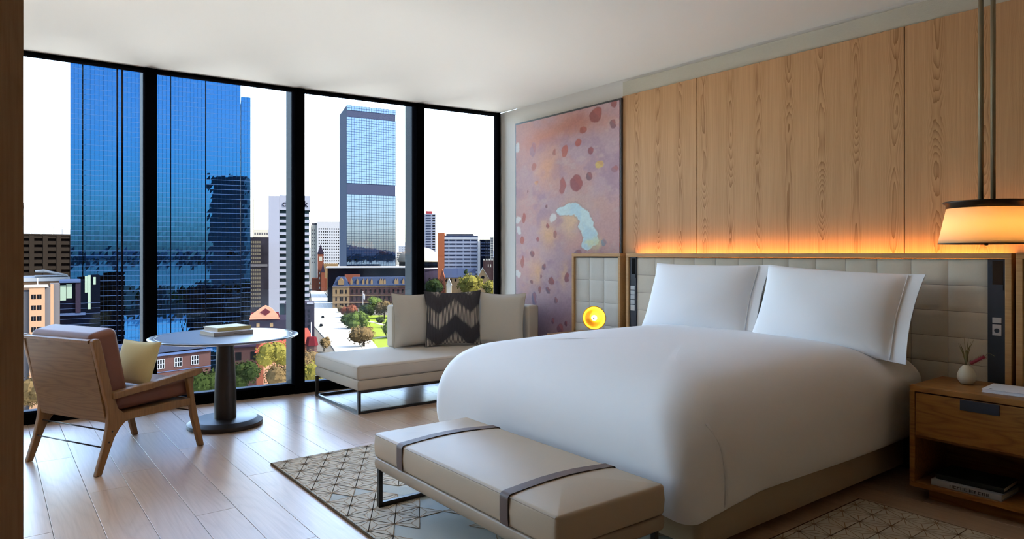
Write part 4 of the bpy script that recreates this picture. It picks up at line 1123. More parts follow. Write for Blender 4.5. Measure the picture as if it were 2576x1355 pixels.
stuff(tag(mb.build('riverside_trees', C['leafg']), 'dark riverside trees reflected in the glass towers', 'trees'))
mb = MB()
for k in range(60):
    u, v = rnd.uniform(60, 280), rnd.uniform(-420, 420); p = bk(u, v); s1 = rnd.uniform(5, 16)
    mb.box(p.x - s1, p.x + s1, p.y - s1 * 0.7, p.y + s1 * 0.7, GZ_ - 0.3, GZ_ + rnd.uniform(5, 18))
stuff(tag(mb.build('riverside_buildings', C['cream']), 'pale riverside buildings reflected in the glass towers', 'buildings'))
hl = MB(); n_ = 120; ringA, ringB = [], []
for k in range(n_):
    a = 2 * math.pi * k / n_; rr = 7800
    hh = 40 + 150 * (0.5 + 0.5 * math.sin(a * 5 + 1)) * (0.6 + 0.4 * math.sin(a * 17)) + 25 * math.sin(a * 43)
    ringA.append((rr * math.cos(a), rr * math.sin(a), GZ_ - 2)); ringB.append((rr * 1.06 * math.cos(a), rr * 1.06 * math.sin(a), GZ_ + max(hh, 20)))
ringC = [(x * 1.03, y_ * 1.03, GZ_ - 2) for x, y_, z in ringB]
hl.rings([ringA, ringB, ringC], False, False)
struct(hl.build('hills', cmat('hazy_hills', '#a8b4cc', 1.3), smooth=True))  # distance haze is put into the hills' pale blue colour

# ---- curtain-wall towers: every pane is a quad with its own tiny tilt
def curtain(mbp, mbh, mbv, a, b, z0, z1, pw, ph, rnd, tilt=0.004, bar=0.05, vb=0.03):
    """a, b: plan points of one face as seen left to right from outside"""
    a, b = Vector(a), Vector(b); d = b - a; L_ = d.length; d.normalize(); n = Vector((d.y, -d.x, 0))
    nu = max(1, round(L_ / pw)); nv = max(1, round((z1 - z0) / ph)); du = L_ / nu; dz = (z1 - z0) / nv
    for i in range(nu):
        for j in range(nv):
            q = []
            for (uu, vv) in ((0, 0), (1, 0), (1, 1), (0, 1)):
                p = a + d * (i + uu) * du + n * rnd.uniform(-tilt, tilt)
                q.append((p.x, p.y, z0 + (j + vv) * dz))
            mbp.add(q, [(0, 1, 2, 3)])
    for j in range(nv + 1):
        z = z0 + j * dz; p0 = a + n * 0.02; p1 = b + n * 0.02; e = n * bar
        mbh.add([(p0.x, p0.y, z - bar), (p1.x, p1.y, z - bar), (p1.x + e.x, p1.y + e.y, z - bar), (p0.x + e.x, p0.y + e.y, z - bar),
                 (p0.x, p0.y, z + bar), (p1.x, p1.y, z + bar), (p1.x + e.x, p1.y + e.y, z + bar), (p0.x + e.x, p0.y + e.y, z + bar)],
                [(3, 2, 6, 7), (2, 1, 5, 6), (0, 3, 7, 4), (0, 1, 2, 3), (4, 7, 6, 5)])
    for i in range(nu + 1):
        p = a + d * i * du; w_ = d * vb; e = n * 0.05
        mbv.add([(p.x - w_.x, p.y - w_.y, z0), (p.x + w_.x, p.y + w_.y, z0), (p.x + w_.x + e.x, p.y + w_.y + e.y, z0), (p.x - w_.x + e.x, p.y - w_.y + e.y, z0),
                 (p.x - w_.x, p.y - w_.y, z1), (p.x + w_.x, p.y + w_.y, z1), (p.x + w_.x + e.x, p.y + w_.y + e.y, z1), (p.x - w_.x + e.x, p.y - w_.y + e.y, z1)],
                [(3, 2, 6, 7), (0, 3, 7, 4), (2, 1, 5, 6)])
def face_pt(px, n, p0, back=0.0):
    """where the view column px meets the vertical plane through p0 with normal n"""
    r = FW + RT * ((px - 1288.0) / FPX); t = (p0 - Vector((0, 0, p0.z)) + n * -back).dot(n) / r.dot(n)
    q = r * t; return Vector((q.x, q.y, 0))
blue = mirror('blue_curtain_glass', (0.0044, 0.0235, 0.060)); blue2 = mirror('deep_blue_glass', (0.003, 0.020, 0.06))
seam_m = cmat('dark_seam', '#2a2430', 0.35); bar_m = cmat('pale_transom', '#5f86c0', 0.9); vbar_m = cmat('blue_mullion', '#12305c', 0.6)
tw_n = (-(FW + RT * ((590 - 1288.0) / FPX))).normalized(); tw_p = at_depth(420, 220, 0)
bt = thing('glass_tower', 'huge deep-blue mirrored glass tower filling the two left windows', 'building', at_depth(400, 225))
o = off(bt); rnd = random.Random(21)
mbp, mbh, mbv = MB(), MB(), MB()
bays = [(177, 207, 0.0), (207, 216, 0.7), (216, 293, 0.0), (293, 297, 0.9), (297, 305, 0.2), (305, 310, 0.9), (310, 428, 0.0), (428, 430.5, 0.9), (430.5, 516, 0.0), (516, 518.5, 0.9), (518.5, 605, 0.0)]
z1t = 118.0
for xl, xr, bkk in bays:
    a, b = face_pt(xl, tw_n, tw_p, bkk), face_pt(xr, tw_n, tw_p, bkk)
    if xr - xl < 6:
        q = a - tw_n * 1.5; r_q = b - tw_n * 1.5
        MB().prism([(p.x, p.y, GZ_) for p in (a, b, r_q, q)], (0, 0, z1t - GZ_)).build('seam', seam_m, bt, loc=o)
    else:
        curtain(mbp, mbh, mbv, a, b, GZ_, z1t, 1.15, 1.56, rnd)
# lower bay set back at the right end, and the flank
a, b = face_pt(606.5, tw_n, tw_p, 1.5), face_pt(630, tw_n, tw_p, 1.5)
curtain(mbp, mbh, mbv, a, b, GZ_, EYE.z + (638 - 250) * 0.136, 1.15, 1.56, rnd)
stuff(mbp.build('glass_panes', blue, bt, loc=o)); stuff(mbh.build('transoms', bar_m, bt, loc=o)); stuff(mbv.build('mullions', vbar_m, bt, loc=o))
a, b = face_pt(177.2, tw_n, tw_p, 1.6), face_pt(604.5, tw_n, tw_p, 1.6); q = Vector((tw_n.x, tw_n.y, 0)) * -34
MB().prism([(p.x, p.y, GZ_) for p in (a, b, b + q * 0.5, a + q * 0.8)], (0, 0, z1t - GZ_)).build('core', seam_m, bt, loc=o)
a, b = face_pt(606, tw_n, tw_p, 1.8), face_pt(629.5, tw_n, tw_p, 1.8)
MB().prism([(p.x, p.y, GZ_) for p in (a, b, b + q * 0.35, a + q * 0.35)], (0, 0, EYE.z + 388 * 0.136 - GZ_)).build('low_core', seam_m, bt, loc=o)

pt = thing('glass_tower', 'slim pale-blue glass office tower with a dark band at mid height', 'building', at_depth(930, 640))
o = off(pt)
s_ = 640 / 520.0
na, ra, la = at_depth(872, 520 * s_, 0), at_depth(995, 539 * s_, 0), at_depth(854, 557 * s_, 0)
ztop = EYE.z + (638 - 264) * 520 * s_ / FPX; kz = 520 * s_ / FPX
pale = mirror('pale_blue_glass', (0.033, 0.049, 0.080)); pgrey = cmat('pale_grey_flank', '#9aa0b0', 1.0); bandm = cmat('plant_floor', '#5a6484', 0.8)
mbp, mbh, mbv = MB(), MB(), MB()
zb = lambda py: EYE.z + (638 - py) * kz
for z0_, z1_ in ((GZ_, zb(488)), (zb(460), zb(293)), (zb(276), ztop)):
    curtain(mbp, mbh, mbv, na, ra, z0_, z1_, 2.4, 2.3, rnd, 0.0015, 0.13, 0.13)
stuff(mbp.build('glass_panes', pale, pt, loc=o)); stuff(mbh.build('transoms', vbar_m, pt, loc=o)); stuff(mbv.build('mullions', vbar_m, pt, loc=o))
bk_ = (ra - na); nrm = Vector((bk_.y, -bk_.x, 0)).normalized()
MB().prism([(p.x, p.y, GZ_) for p in (na - nrm * 0.3, ra - nrm * 0.3, ra + (la - na), la)], (0, 0, ztop - GZ_ - 0.2)).build('flank', pgrey, pt, loc=o)
for za, zc in ((488, 460), (293, 276)):
    MB().prism([(p.x, p.y, zb(za)) for p in (na + nrm * 0.0, ra + nrm * 0.0, ra - nrm * 0.25, na - nrm * 0.25)], (0, 0, zb(zc) - zb(za))).build('plant_band', bandm, pt, loc=o)

# ---- bank building with lettering
b = Bld('office_block', 'white banded office block with a bank name on its parapet', 'building', 675, 781, 390)
b.pbox('left_face', C['lav'], 675, 703, 493, None, 0, 22)  # left face of the bank, its shade put into the lavender
b.pbox('glazed_body', C['teal'], 703.2, 778, 494, None, 1.2, 22)
b.pbox('parapet', C['lav'], 703.2, 781, 491, 528, 0.2, 20)
for k in range(15):
    yy = 536.5 + 15.6 * k
    b.pbox('spandrel', C['white'] if k < 0 else C['lav'], 703.2, 777 + (k % 2) * 2, yy, yy + 7.6, 0.4, 20)
fc = bpy.data.curves.new('sign', 'FONT'); fc.body = 'citibank'; fc.size = 4.9; fc.extrude = 0.1; fc.align_x = 'CENTER'; fc.offset = 0.04
fo = bpy.data.objects.new('tmp_sign', fc); COL.objects.link(fo)
me = bpy.data.meshes.new_from_object(fo.evaluated_get(bpy.context.evaluated_depsgraph_get())); COL.objects.unlink(fo); bpy.data.objects.remove(fo)
me.materials.append(cmat('sign_letters', '#2c2a48', 0.5))
sg = put('sign', me, b.t, loc=(b.x(742.5), 0.05, b.z(519))); sg.rotation_euler.x = R(90); sg.scale.x = (63 * b.k) / max(v.co.x * 2 for v in me.vertices)
# ---- dark glass block left of the bank, reflections and glints put into its colours, and a cream block behind it
b = Bld('office_block', 'dark block with painted reflections between the blue tower and the white bank', 'building', 629, 675, 360)
b.pbox('glazed_body', C['darkm'], 629, 676, 596, None, 0, 20); b.pbox('ledge', C['grey'], 629, 673, 664, 670, -0.4, 0.5)
win_grid(b, [b.x(633 + 5.2 * i) for i in range(5)], [b.z(612 + 10 * j) for j in range(17)], 0.7, 1.3, cmat('glint', '#9c9484', 0.6), 'painted_glints', joined=True)
b = Bld('rooftop_block', 'pale cream rooftop block above the dark mottled block', 'building', 632, 676, 520)
b.pbox('walls', C['cream'], 636, 676, 577, None, 0, 20); b.pbox('mast', C['cream'], 637, 639.5, 500, 577, 2, 3)
win_grid(b, [b.x(642 + 6 * i) for i in range(6)], [b.z(590)], 1.0, 1.6, C['grey'], 'windows', joined=True)
# ---- white apartments behind the street
b = Bld('apartment_block', 'white many-windowed apartment block beside the slim glass tower', 'building', 781, 858, 930)
b.pbox('low_wing', C['cream'], 781, 800, 566, None, 4, 40); b.pbox('walls', C['white'], 797, 858, 557, None, 0, 40); b.pbox('plant_room', C['grey'], 783, 799, 560, 566, 6, 20)
win_grid(b, [b.x(803 + 5.4 * i) for i in range(10)], [b.z(577 + 7.3 * j) for j in range(13)], 1.4, 1.7, C['win'], 'windows', joined=True)
win_grid(b, [b.x(786 + 5 * i) for i in range(2)], [b.z(580 + 9 * j) for j in range(10)], 1.0, 1.6, C['grey'], 'low_wing_windows', y=3.9, joined=True)
# ---- town hall with clock spire
b = Bld('town_hall', 'red-brick hall with a dark clock spire beside the sunny street', 'building', 784, 822, 765)
b.pbox('hall', C['brick'], 784, 822, 700, None, 2, 30); b.pbox('lower_hall', C['stone'], 806, 852, 664, None, 20, 40)
b.pbox('clock_tower', C['brick'], 799, 814, 638, None, 0, 5.4)
def pyramid(b, name, m, xl, xr, ytip, ybase, y0, dep, parent=None):
    x0, x1 = b.x(xl), b.x(xr); zt, z0 = b.z(ytip), b.z(ybase); xm = (x0 + x1) / 2; ym = y0 + dep / 2
    return MB().add([(x0, y0, z0), (x1, y0, z0), (x1, y0 + dep, z0), (x0, y0 + dep, z0), (xm, ym, zt)], [(0, 1, 4), (1, 2, 4), (2, 3, 4), (3, 0, 4), (3, 2, 1, 0)]).build(name, m, parent or b.t)
pyramid(b, 'spire', C['purple'], 798, 815, 614, 638, -0.3, 6.0)
b.pbox('clock_face', C['cream'], 802.5, 810.5, 645, 656, -0.15, 0.1)
b.pbox('turret', C['brick'], 808, 817, 684, None, -4.2, -0.1); pyramid(b, 'turret_spire', C['purple'], 807.5, 817.5, 660, 684, -4.4, 4.3)
win_grid(b, [b.x(804), b.x(809)], [b.z(690 + 12 * j) for j in range(4)], 1.0, 2.4, C['cream'], 'windows', y=-0.1, joined=True)
# ---- long mansard-roofed government building
b = Bld('treasury_building', 'long tan Victorian building, its range coloured darker for shade, with a blue slate mansard roof', 'building', 837, 1062, 526)
b.pbox('main_range', C['dbrick'], 879, 1062, 718, None, 1.0, 16); b.pbox('corner_pavilion', C['stone'], 837, 878.8, 720, None, -1.5, 14)  # shade of the range put into dark colour, sun on the pavilion into tan
b.pbox('street_wing', C['stone'], 837, 850, 719, None, 14, 56)
def mansard(b, name, xl, xr, yt, yb, y0, y1, inset):
    x0, x1 = b.x(xl), b.x(xr); z0, z1 = b.z(yb), b.z(yt); i = inset
    return MB().add([(x0, y0, z0), (x1, y0, z0), (x1, y1, z0), (x0, y1, z0), (x0 + i, y0 + i, z1), (x1 - i, y0 + i, z1), (x1 - i, y1 - i, z1), (x0 + i, y1 - i, z1)],
                    [(0, 1, 5, 4), (1, 2, 6, 5), (2, 3, 7, 6), (3, 0, 4, 7), (4, 5, 6, 7)]).build(name, C['slate'], b.t)
mansard(b, 'main_roof', 878, 1063, 697, 717.5, 0.6, 16.4, 2.4); mansard(b, 'pavilion_roof', 836, 879.5, 696, 719.5, -1.9, 14.4, 3.6); mansard(b, 'wing_roof', 836.5, 850.5, 700, 718.5, 13.5, 56.5, 1.6)
for yy in (719, 742, 760): b.pbox('cornice', C['stone'], 836.5, 879.5, yy, yy + 1.6, -1.9, -1.4); b.pbox('cornice', C['stone'], 879.5, 1062, yy, yy + 1.3, 0.7, 1.1)
win_grid(b, [b.x(846), b.x(857), b.x(861.5), b.x(871)], [b.z(y_) for y_ in (737, 755, 770)], 1.0, 2.9, C['win'], y=-1.6)
win_grid(b, [b.x(886 + 11.6 * i) for i in range(16)], [b.z(y_) for y_ in (737, 755, 770)], 1.1, 2.9, C['win'], y=0.9)
def dormer(px, y0, w=1.5, sc=1.0):
    x = b.x(px); z = b.z(715); MB().add([(x - w, y0, z), (x + w, y0, z), (x + w, y0, z + 2.6 * sc), (x, y0, z + 4.6 * sc), (x - w, y0, z + 2.6 * sc), (x - w, y0 + 3, z), (x + w, y0 + 3, z), (x + w, y0 + 3, z + 2.6 * sc), (x, y0 + 3, z + 4.6 * sc), (x - w, y0 + 3, z + 2.6 * sc)],
        [(0, 1, 2, 3, 4), (9, 8, 7, 6, 5), (1, 6, 7, 2), (0, 4, 9, 5), (2, 7, 8, 3), (3, 8, 9, 4)]).build('dormer', C['stone'], b.t)
dormer(858, -1.6, 2.2, 1.2)
for px in (884, 899, 914, 924, 935, 957, 962, 968, 995, 1000, 1015): dormer(px, 0.9, 0.8)
# flank windows along the street wing
me = MB().box(-0.06, 0.06, -0.6, 0.6, 0, 2.6).mesh('flank_window', C['win'])
for k in range(10):
    for yy in (737, 755): put('window', me, b.t, loc=(b.x(837) - 0.02, 17 + 4.0 * k, b.z(yy)))
# ---- low dark glass wing and brick behind it
b = Bld('glass_wing', 'low dark glass wing with a pale roof edge at the slim tower foot', 'building', 822, 1062, 590)
b.pbox('glazed_body', C['navy'], 824, 1062, 673, None, 0, 18); b.pbox('roof_edge', C['white'], 820, 1062, 670, 673.4, -1.2, 18); b.pbox('brick_block', C['brick'], 868, 906, 690, None, -6, -0.2)
# ---- infill blocks towards the horizon
rnd = random.Random(31)
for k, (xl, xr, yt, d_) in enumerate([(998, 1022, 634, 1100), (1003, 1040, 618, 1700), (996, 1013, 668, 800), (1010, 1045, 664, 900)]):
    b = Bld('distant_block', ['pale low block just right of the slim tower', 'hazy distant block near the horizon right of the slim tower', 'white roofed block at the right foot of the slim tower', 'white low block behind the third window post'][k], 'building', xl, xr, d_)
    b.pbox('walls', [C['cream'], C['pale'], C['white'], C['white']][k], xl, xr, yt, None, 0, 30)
    win_grid(b, [b.x(xl + (xr - xl) * (i + 0.5) / 6) for i in range(6)], [b.z(yt + 5 + 5 * j) for j in range(4)], 1.6, 1.6, C['grey'], 'windows', joined=True)
# ---- right-hand window: striped tower, oval hall, orange and white offices, church
b = Bld('apartment_tower', 'slim striped apartment tower with a red rooftop box', 'building', 1056, 1095, 820)
b.pbox('walls', C['lav'], 1056, 1095.5, 537, None, 0, 16); b.pbox('roof_box', cmat('red_box', '#d85a64', 1.0), 1071, 1087, 530.5, 537, 1, 8)
for px0, px1 in ((1059, 1068), (1071, 1084), (1088, 1094.5)):
    for j in range(16): b.pbox('window_band', C['win'] if px0 != 1071 else C['slate'], px0, px1, 540 + 6.6 * j, 543.2 + 6.6 * j, -0.15, 0.1)
b = Bld('oval_hall', 'round dark-walled hall under a white domed roof', 'building', 1000, 1108, 690)
rx = b.w / 2; zr = b.z(656)
mb = MB().lathe([(rx * 0.93, 0), (rx * 0.93, zr)], 48, (0, rx, 0)); mb.build('drum', C['purple'], b.t, smooth=True)
MB().lathe([(rx * 0.95, zr - 6.5), (rx * 0.95, zr - 0.5)], 48, (0, rx, 0)).build('glazed_ring', C['navy'], b.t, smooth=True)
MB().lathe([(rx, zr - 1.2)] + [(rx * math.cos(R(a)), zr + 14.5 * math.sin(R(a))) for a in range(0, 90, 9)] + [(0.1, zr + 14.5)], 48, (0, rx, 0)).build('dome', C['cream'], b.t, smooth=True)
MB().lathe([(rx * 1.0, zr - 8.2), (rx * 1.02, zr - 8.2), (rx * 1.02, zr - 7.2), (rx, zr - 7.2)], 48, (0, rx, 0), True).build('ring_beam', C['white'], b.t, smooth=True)
b = Bld('office_block', 'orange-lit brick and white banded office block behind the church', 'building', 1101, 1207, 640)
b.pbox('brick_flank', C['orange'], 1101, 1118, 585, None, 0, 25); b.pbox('glazed_body', C['slate'], 1118.2, 1203, 592, None, 1.0, 24); b.pbox('stair_tower', C['white'], 1202, 1208, 606, None, -0.4, 20)  # sunlight on the brick flank is put into its orange
b.pbox('plant_room', C['grey'], 1122, 1192, 587, 597, 3, 20); b.pbox('roof_slab', C['white'], 1118, 1203, 596, 602, 0, 24)
for j in range(9): b.pbox('spandrel', C['lav'], 1118.2, 1203, 606.5 + 9.4 * j, 612 + 9.4 * j, 0.2, 22)
for i in range(5): b.pbox('pier', C['lav'], 1128 + 18 * i, 1130.4 + 18 * i, 602, None, 0.4, 1.2)
b = Bld('office_block', 'plain dark navy block at the right edge of the windows', 'building', 1206, 1240, 700); b.pbox('walls', C['navy'], 1206, 1240, 602, None, 0, 20)
win_grid(b, [b.x(1212 + 6 * i) for i in range(4)], [b.z(612 + 8 * j) for j in range(5)], 1.7, 1.6, C['slate'], 'windows', joined=True)
b = Bld('office_block', 'pale grey latticed block at the far right of the windows', 'building', 1231, 1262, 620); b.pbox('walls', C['cream'], 1233, 1262, 594, None, 0, 20)
win_grid(b, [b.x(1236 + 4 * i) for i in range(7)], [b.z(602 + 6 * j) for j in range(12)], 0.9, 1.4, C['grey'], 'windows', joined=True)
b = Bld('church', 'brick church with a blue slate roof and a battlemented tower', 'building', 1112, 1252, 430)
b.pbox('nave', C['stone'], 1116, 1196, 697, None, 4, 16)
x0, x1, z0, z1 = b.x(1115), b.x(1197), b.z(698), b.z(675)
MB().add([(x0, 3.4, z0), (x1, 3.4, z0), (x1, 10, z1), (x0, 10, z1), (x1, 16.6, z0), (x0, 16.6, z0)], [(0, 1, 2, 3), (3, 2, 4, 5), (0, 3, 5), (1, 4, 2), (0, 5, 4, 1)]).build('roof', C['slate'], b.t)
def gable(b, name, m, mr, xl, xr, ytip, yeave, y0, y1):
    x0, x1, zt, ze = b.x(xl), b.x(xr), b.z(ytip), b.z(yeave); xm = (x0 + x1) / 2
    g_ = MB().add([(x0, y0, 0), (x1, y0, 0), (x1, y0, ze), (xm, y0, zt), (x0, y0, ze), (x0, y1, 0), (x1, y1, 0), (x1, y1, ze), (xm, y1, zt), (x0, y1, ze)],
                  [(0, 1, 2, 3, 4), (9, 8, 7, 6, 5), (1, 6, 7, 2), (0, 4, 9, 5)]).build(name, m, b.t)
    e = 0.25
    MB().add([(x0 - e, y0 - 0.2, ze - e), (xm, y0 - 0.2, zt + 0.1), (xm, y1, zt + 0.1), (x0 - e, y1, ze - e), (x0 - e, y0 - 0.2, ze - e + 0.4), (xm, y0 - 0.2, zt + 0.5), (xm, y1, zt + 0.5), (x0 - e, y1, ze - e + 0.4),
              (x1 + e, y0 - 0.2, ze - e), (x1 + e, y1, ze - e), (x1 + e, y0 - 0.2, ze - e + 0.4), (x1 + e, y1, ze - e + 0.4)],
             [(4, 5, 6, 7), (0, 3, 2, 1), (0, 1, 5, 4), (5, 10, 11, 6), (1, 2, 9, 8), (1, 8, 10, 5), (3, 0, 4, 7), (8, 9, 11, 10)]).build(name + '_roof', mr, b.t)
    return g_
gable(b, 'transept', C['stone'], C['cream'], 1200, 1229, 675, 700, -2, 14)
MB().lathe([(0.1, 0), (1.0, 0), (1.0, 0.2), (0.1, 0.2)], 20).build('rose_window', C['win'], b.t, loc=(b.x(1214.5), -2.05, b.z(697))).rotation_euler.x = R(90)
gable(b, 'porch', C['brick'], C['orange'], 1106, 1119, 678, 703, 0, 6); gable(b, 'white_porch', C['cream'], C['white'], 1124, 1136, 700, 716, -6, -1)
b.pbox('tower', C['dbrick'], 1216, 1256, 655, None, 6, 18)
for i in range(6): b.pbox('merlon', C['cream'], 1216 + 7 * i, 1220 + 7 * i, 651, 655, 6, 7)
win_grid(b, [b.x(1229), b.x(1235)], [b.z(672)], 0.6, 1.8, C['cream'], y=5.9)
win_grid(b, [b.x(1122 + 12 * i) for i in range(6)], [b.z(708)], 1.0, 1.6, C['win'], y=3.9)
# ---- left-hand window: dark banded slab, peach block, dark glass block
b = Bld('office_block', 'dark brown banded concrete slab in the far left window', 'building', 20, 182, 330)
b.pbox('glazed_body', C['darker'], 20, 181, 592, None, 1.2, 24)
for j in range(12): b.pbox('spandrel', C['dark'], 20, 181, 590 + 15.8 * j, 599 + 15.8 * j, 0.2, 22)
for i in range(5): b.pbox('pier', C['dark'], 40 + 34 * i, 52 + 34 * i, 590, None, 0.0, 1.3)
b.pbox('roof_slab', C['dark'], 20, 181.5, 588, 592, 0, 24)
for (xl, xr, yt) in ((44, 75, 572), (78, 103, 561), (104, 133, 566), (134, 158, 569), (156, 179, 574)): b.pbox('plant_box', C['pale'], xl, xr, yt, 588, 4, 12)
b = Bld('distant_tower', 'thin pale distant tower at the extreme left window edge', 'building', 40, 60, 1300); b.pbox('walls', C['pale'], 40, 60.5, 509, None, 0, 30); b.pbox('dark_cap', C['grey'], 52, 60.6, 516, 524, -0.3, 0.3)
b = Bld('roof_building', 'white flat-roofed building behind the peach block', 'building', 30, 178, 215)
b.pbox('walls', C['peach'], 30, 172, 706, None, 1, 25); b.pbox('roof', C['metal'], 28, 176, 698, 707, 0, 26); b.pbox('roof_frame', C['metal'], 86, 172, 694, 696, 3, 12)
a0 = (b.x(88), 4, b.z(683)); a1 = (b.x(170), 4, b.z(694)); MB().tube([a0, (b.x(110), 4, b.z(681)), a1], 0.35, 6).build('roof_truss', C['metal'], b.t); MB().tube([(b.x(88), 8, b.z(684)), (b.x(120), 8, b.z(685)), (b.x(168), 8, b.z(696))], 0.35, 6).build('roof_truss', C['metal'], b.t)
b = Bld('apartment_block', 'concrete block coloured peach for sunlight with paired windows behind the lounge chair', 'building', 30, 151, 170)
b.pbox('front', C['peach'], 74, 113, 722, None, 0, 10); b.pbox('left_wing', C['grey'], 30, 74, 733, None, 0.8, 10); b.pbox('shaded_side', C['grey'], 113, 127, 722, None, 1.2, 10); b.pbox('shaded_right_side', C['grey'], 127, 151, 716, None, 2, 12); b.pbox('fin_wall', C['peach'], 127, 135, 716, None, 1.2, 2); b.pbox('roof_edge', C['metal'], 60, 122, 719.5, 722, -0.2, 10); b.pbox('pole', C['metal'], 93.5, 96, 700, 720, 3, 3.3)  # peach stands for sunlit faces, grey for faces in shade
for px in (84.5, 98.5):
    for j in range(9):
        z = b.z(752 + 27.3 * j); wf = b.box('window', C['win'], b.x(px) - 0.48, b.x(px) + 0.48, -0.05, 0.1, z, z + 1.15)
        b.box('sash', C['grey'], b.x(px) - 0.03, b.x(px) + 0.03, -0.1, -0.051, z, z + 1.15, wf)
b = Bld('office_block', 'dark navy glass block with painted pale reflections in front of the blue tower', 'building', 151, 252, 190)
b.pbox('glazed_body', C['navy'], 151, 231, 706, None, 0, 14); b.pbox('upper_body', C['navy'], 231, 252, 694, None, 0.6, 14); b.pbox('roof_slab', C['gutter'], 149, 203, 705, 710, -0.8, 14); b.pbox('pillar', C['purple'], 190, 203, 708, 786, -0.5, 0.1); b.pbox('sill_band', C['gutter'], 151, 215, 786, 792, -0.4, 0.1)
refl_m = cmat('painted_reflection', '#a8c0b0', 1.0)  # pale panels stand in for a white building reflected in the glass
for (xl, xr, yt, yb) in ((151.5, 166, 716, 754), (167, 181, 713, 749), (213.5, 220, 694, 736), (221, 228, 692, 778), (235, 241, 697, 716)): b.pbox('reflection_panel', refl_m, xl, xr, yt, yb, -0.08, 0.0)
for j in range(9): b.pbox('transom', C['gutter'], 151, 252, 762 + 13 * j, 762.8 + 13 * j, -0.1, -0.01)
# ---- the street front goes on beyond the left edge of the view
for k, (xl, xr, yt, d_, mk, lbl) in enumerate([(-330, -130, 640, 240, 'grey', 'grey slab block beyond the left edge of the windows'), (-120, 10, 520, 420, 'lav', 'pale high-rise just beyond the left edge of the windows'),
                                               (-620, -360, 600, 260, 'peach', 'peach block far beyond the left edge of the windows'), (-900, -650, 560, 300, 'cream', 'cream block farthest beyond the left window edge')]):
    b = Bld('street_block', lbl, 'building', xl, xr, d_)
    b.box('glazed_body', C['win'], b.x(xl), b.x(xr), 0.6, 22, 0, b.z(yt)); zt = b.z(yt)
    for j in range(int(zt / 3.6)): b.box('spandrel', C[mk], b.x(xl) - 0.1, b.x(xr) + 0.1, 0.2, 22.3, zt - 1.5 - 3.6 * j, zt + 0.3 - 3.6 * j)
# ---- foreground roofs and houses under the windows
b = Bld('gabled_house', 'brick house with a sun-pink gable and a dark diamond behind the round table', 'building', 628, 722, 170)
b.pbox('walls', C['purple'], 627, 730, 806, None, 0.3, 16)
x0, x1, xm = b.x(629), b.x(701), b.x(668); zt, ze = b.z(767), b.z(799)
MB().prism([(x0, 0, ze), (x0, 0, b.z(792)), (b.x(660), 0, b.z(771)), (xm, 0, zt), (b.x(684), 0, b.z(775)), (b.x(697), 0, b.z(790)), (x1, 0, b.z(795)), (x1, 0, b.z(799))], (0, 0.6, 0)).build('gable', C['pink'], b.t)  # sunlight on the gable is put into its pink colour
MB().prism([(b.x(654), -0.1, b.z(785)), (b.x(668), -0.1, b.z(793)), (b.x(681), -0.1, b.z(784)), (b.x(668), -0.1, b.z(775))], (0, 0.09, 0)).build('diamond', C['maroon'], b.t)
b.pbox('roof', C['maroon'], 629, 703, 796, 806, 0.6, 14); b.pbox('coping', C['pink'], 627, 704, 799, 802, -0.3, 0.3)
for px in (649, 683): b.pbox('window', C['stone'], px - 4, px + 4, 812, 822, 0.2, 0.4)
b = Bld('dark_block', 'plain dark blue-grey block at the street corner', 'building', 716, 792, 280); b.pbox('walls', C['purple'], 716, 791, 763, None, 0, 14); b.pbox('parapet', C['lav'], 772, 789, 760, 765, -0.3, 2)
win_grid(b, [b.x(722 + 11 * i) for i in range(6)], [b.z(785 + 13 * j) for j in range(4)], 0.9, 1.1, C['navy'], 'windows', joined=True)
b = Bld('turreted_house', 'red-tiled house with a maroon hexagonal turret below the street', 'building', 735, 800, 165)
b.pbox('walls', C['brick'], 735, 792, 862, None, 2, 12); x0, x1 = b.x(733), b.x(790); z0, z1 = b.z(866), b.z(832)
MB().add([(x0, 1.6, z0), (x1, 1.6, z0), (x1 - 1.5, 7, z1), (x0, 7, z1), (x1, 12.4, z0), (x0, 12.4, z0)], [(0, 1, 2, 3), (3, 2, 4, 5), (0, 3, 5), (1, 4, 2), (0, 5, 4, 1)]).build('roof', C['roofred'], b.t)
MB().lathe([(1.55, b.z(868)), (1.1, b.z(847)), (0.3, b.z(846))], 6, (b.x(784), -0.5, 0)).build('turret_roof', C['maroon'], b.t); MB().lathe([(1.2, 0), (1.2, b.z(868))], 6, (b.x(784), -0.5, 0)).build('turret', C['dbrick'], b.t)
MB().tube([(b.x(782.5), -0.5, b.z(847)), (b.x(782.5), -0.5, b.z(810))], 0.07, 6).build('mast', C['metal'], b.t)
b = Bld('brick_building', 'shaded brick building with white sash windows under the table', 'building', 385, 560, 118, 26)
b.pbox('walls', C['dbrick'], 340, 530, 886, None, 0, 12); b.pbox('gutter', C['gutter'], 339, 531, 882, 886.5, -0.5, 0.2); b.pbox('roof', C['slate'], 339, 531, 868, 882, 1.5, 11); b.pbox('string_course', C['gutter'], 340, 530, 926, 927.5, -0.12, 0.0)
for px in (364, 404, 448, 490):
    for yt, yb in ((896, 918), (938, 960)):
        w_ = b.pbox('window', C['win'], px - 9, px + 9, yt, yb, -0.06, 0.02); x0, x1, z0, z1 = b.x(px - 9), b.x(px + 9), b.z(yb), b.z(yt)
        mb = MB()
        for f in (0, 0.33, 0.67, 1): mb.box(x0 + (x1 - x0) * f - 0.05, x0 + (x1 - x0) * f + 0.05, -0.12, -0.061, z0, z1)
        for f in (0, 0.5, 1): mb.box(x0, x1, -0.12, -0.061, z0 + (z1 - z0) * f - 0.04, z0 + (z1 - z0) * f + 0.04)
        mb.build('sash', C['sash'], b.t if False else w_)
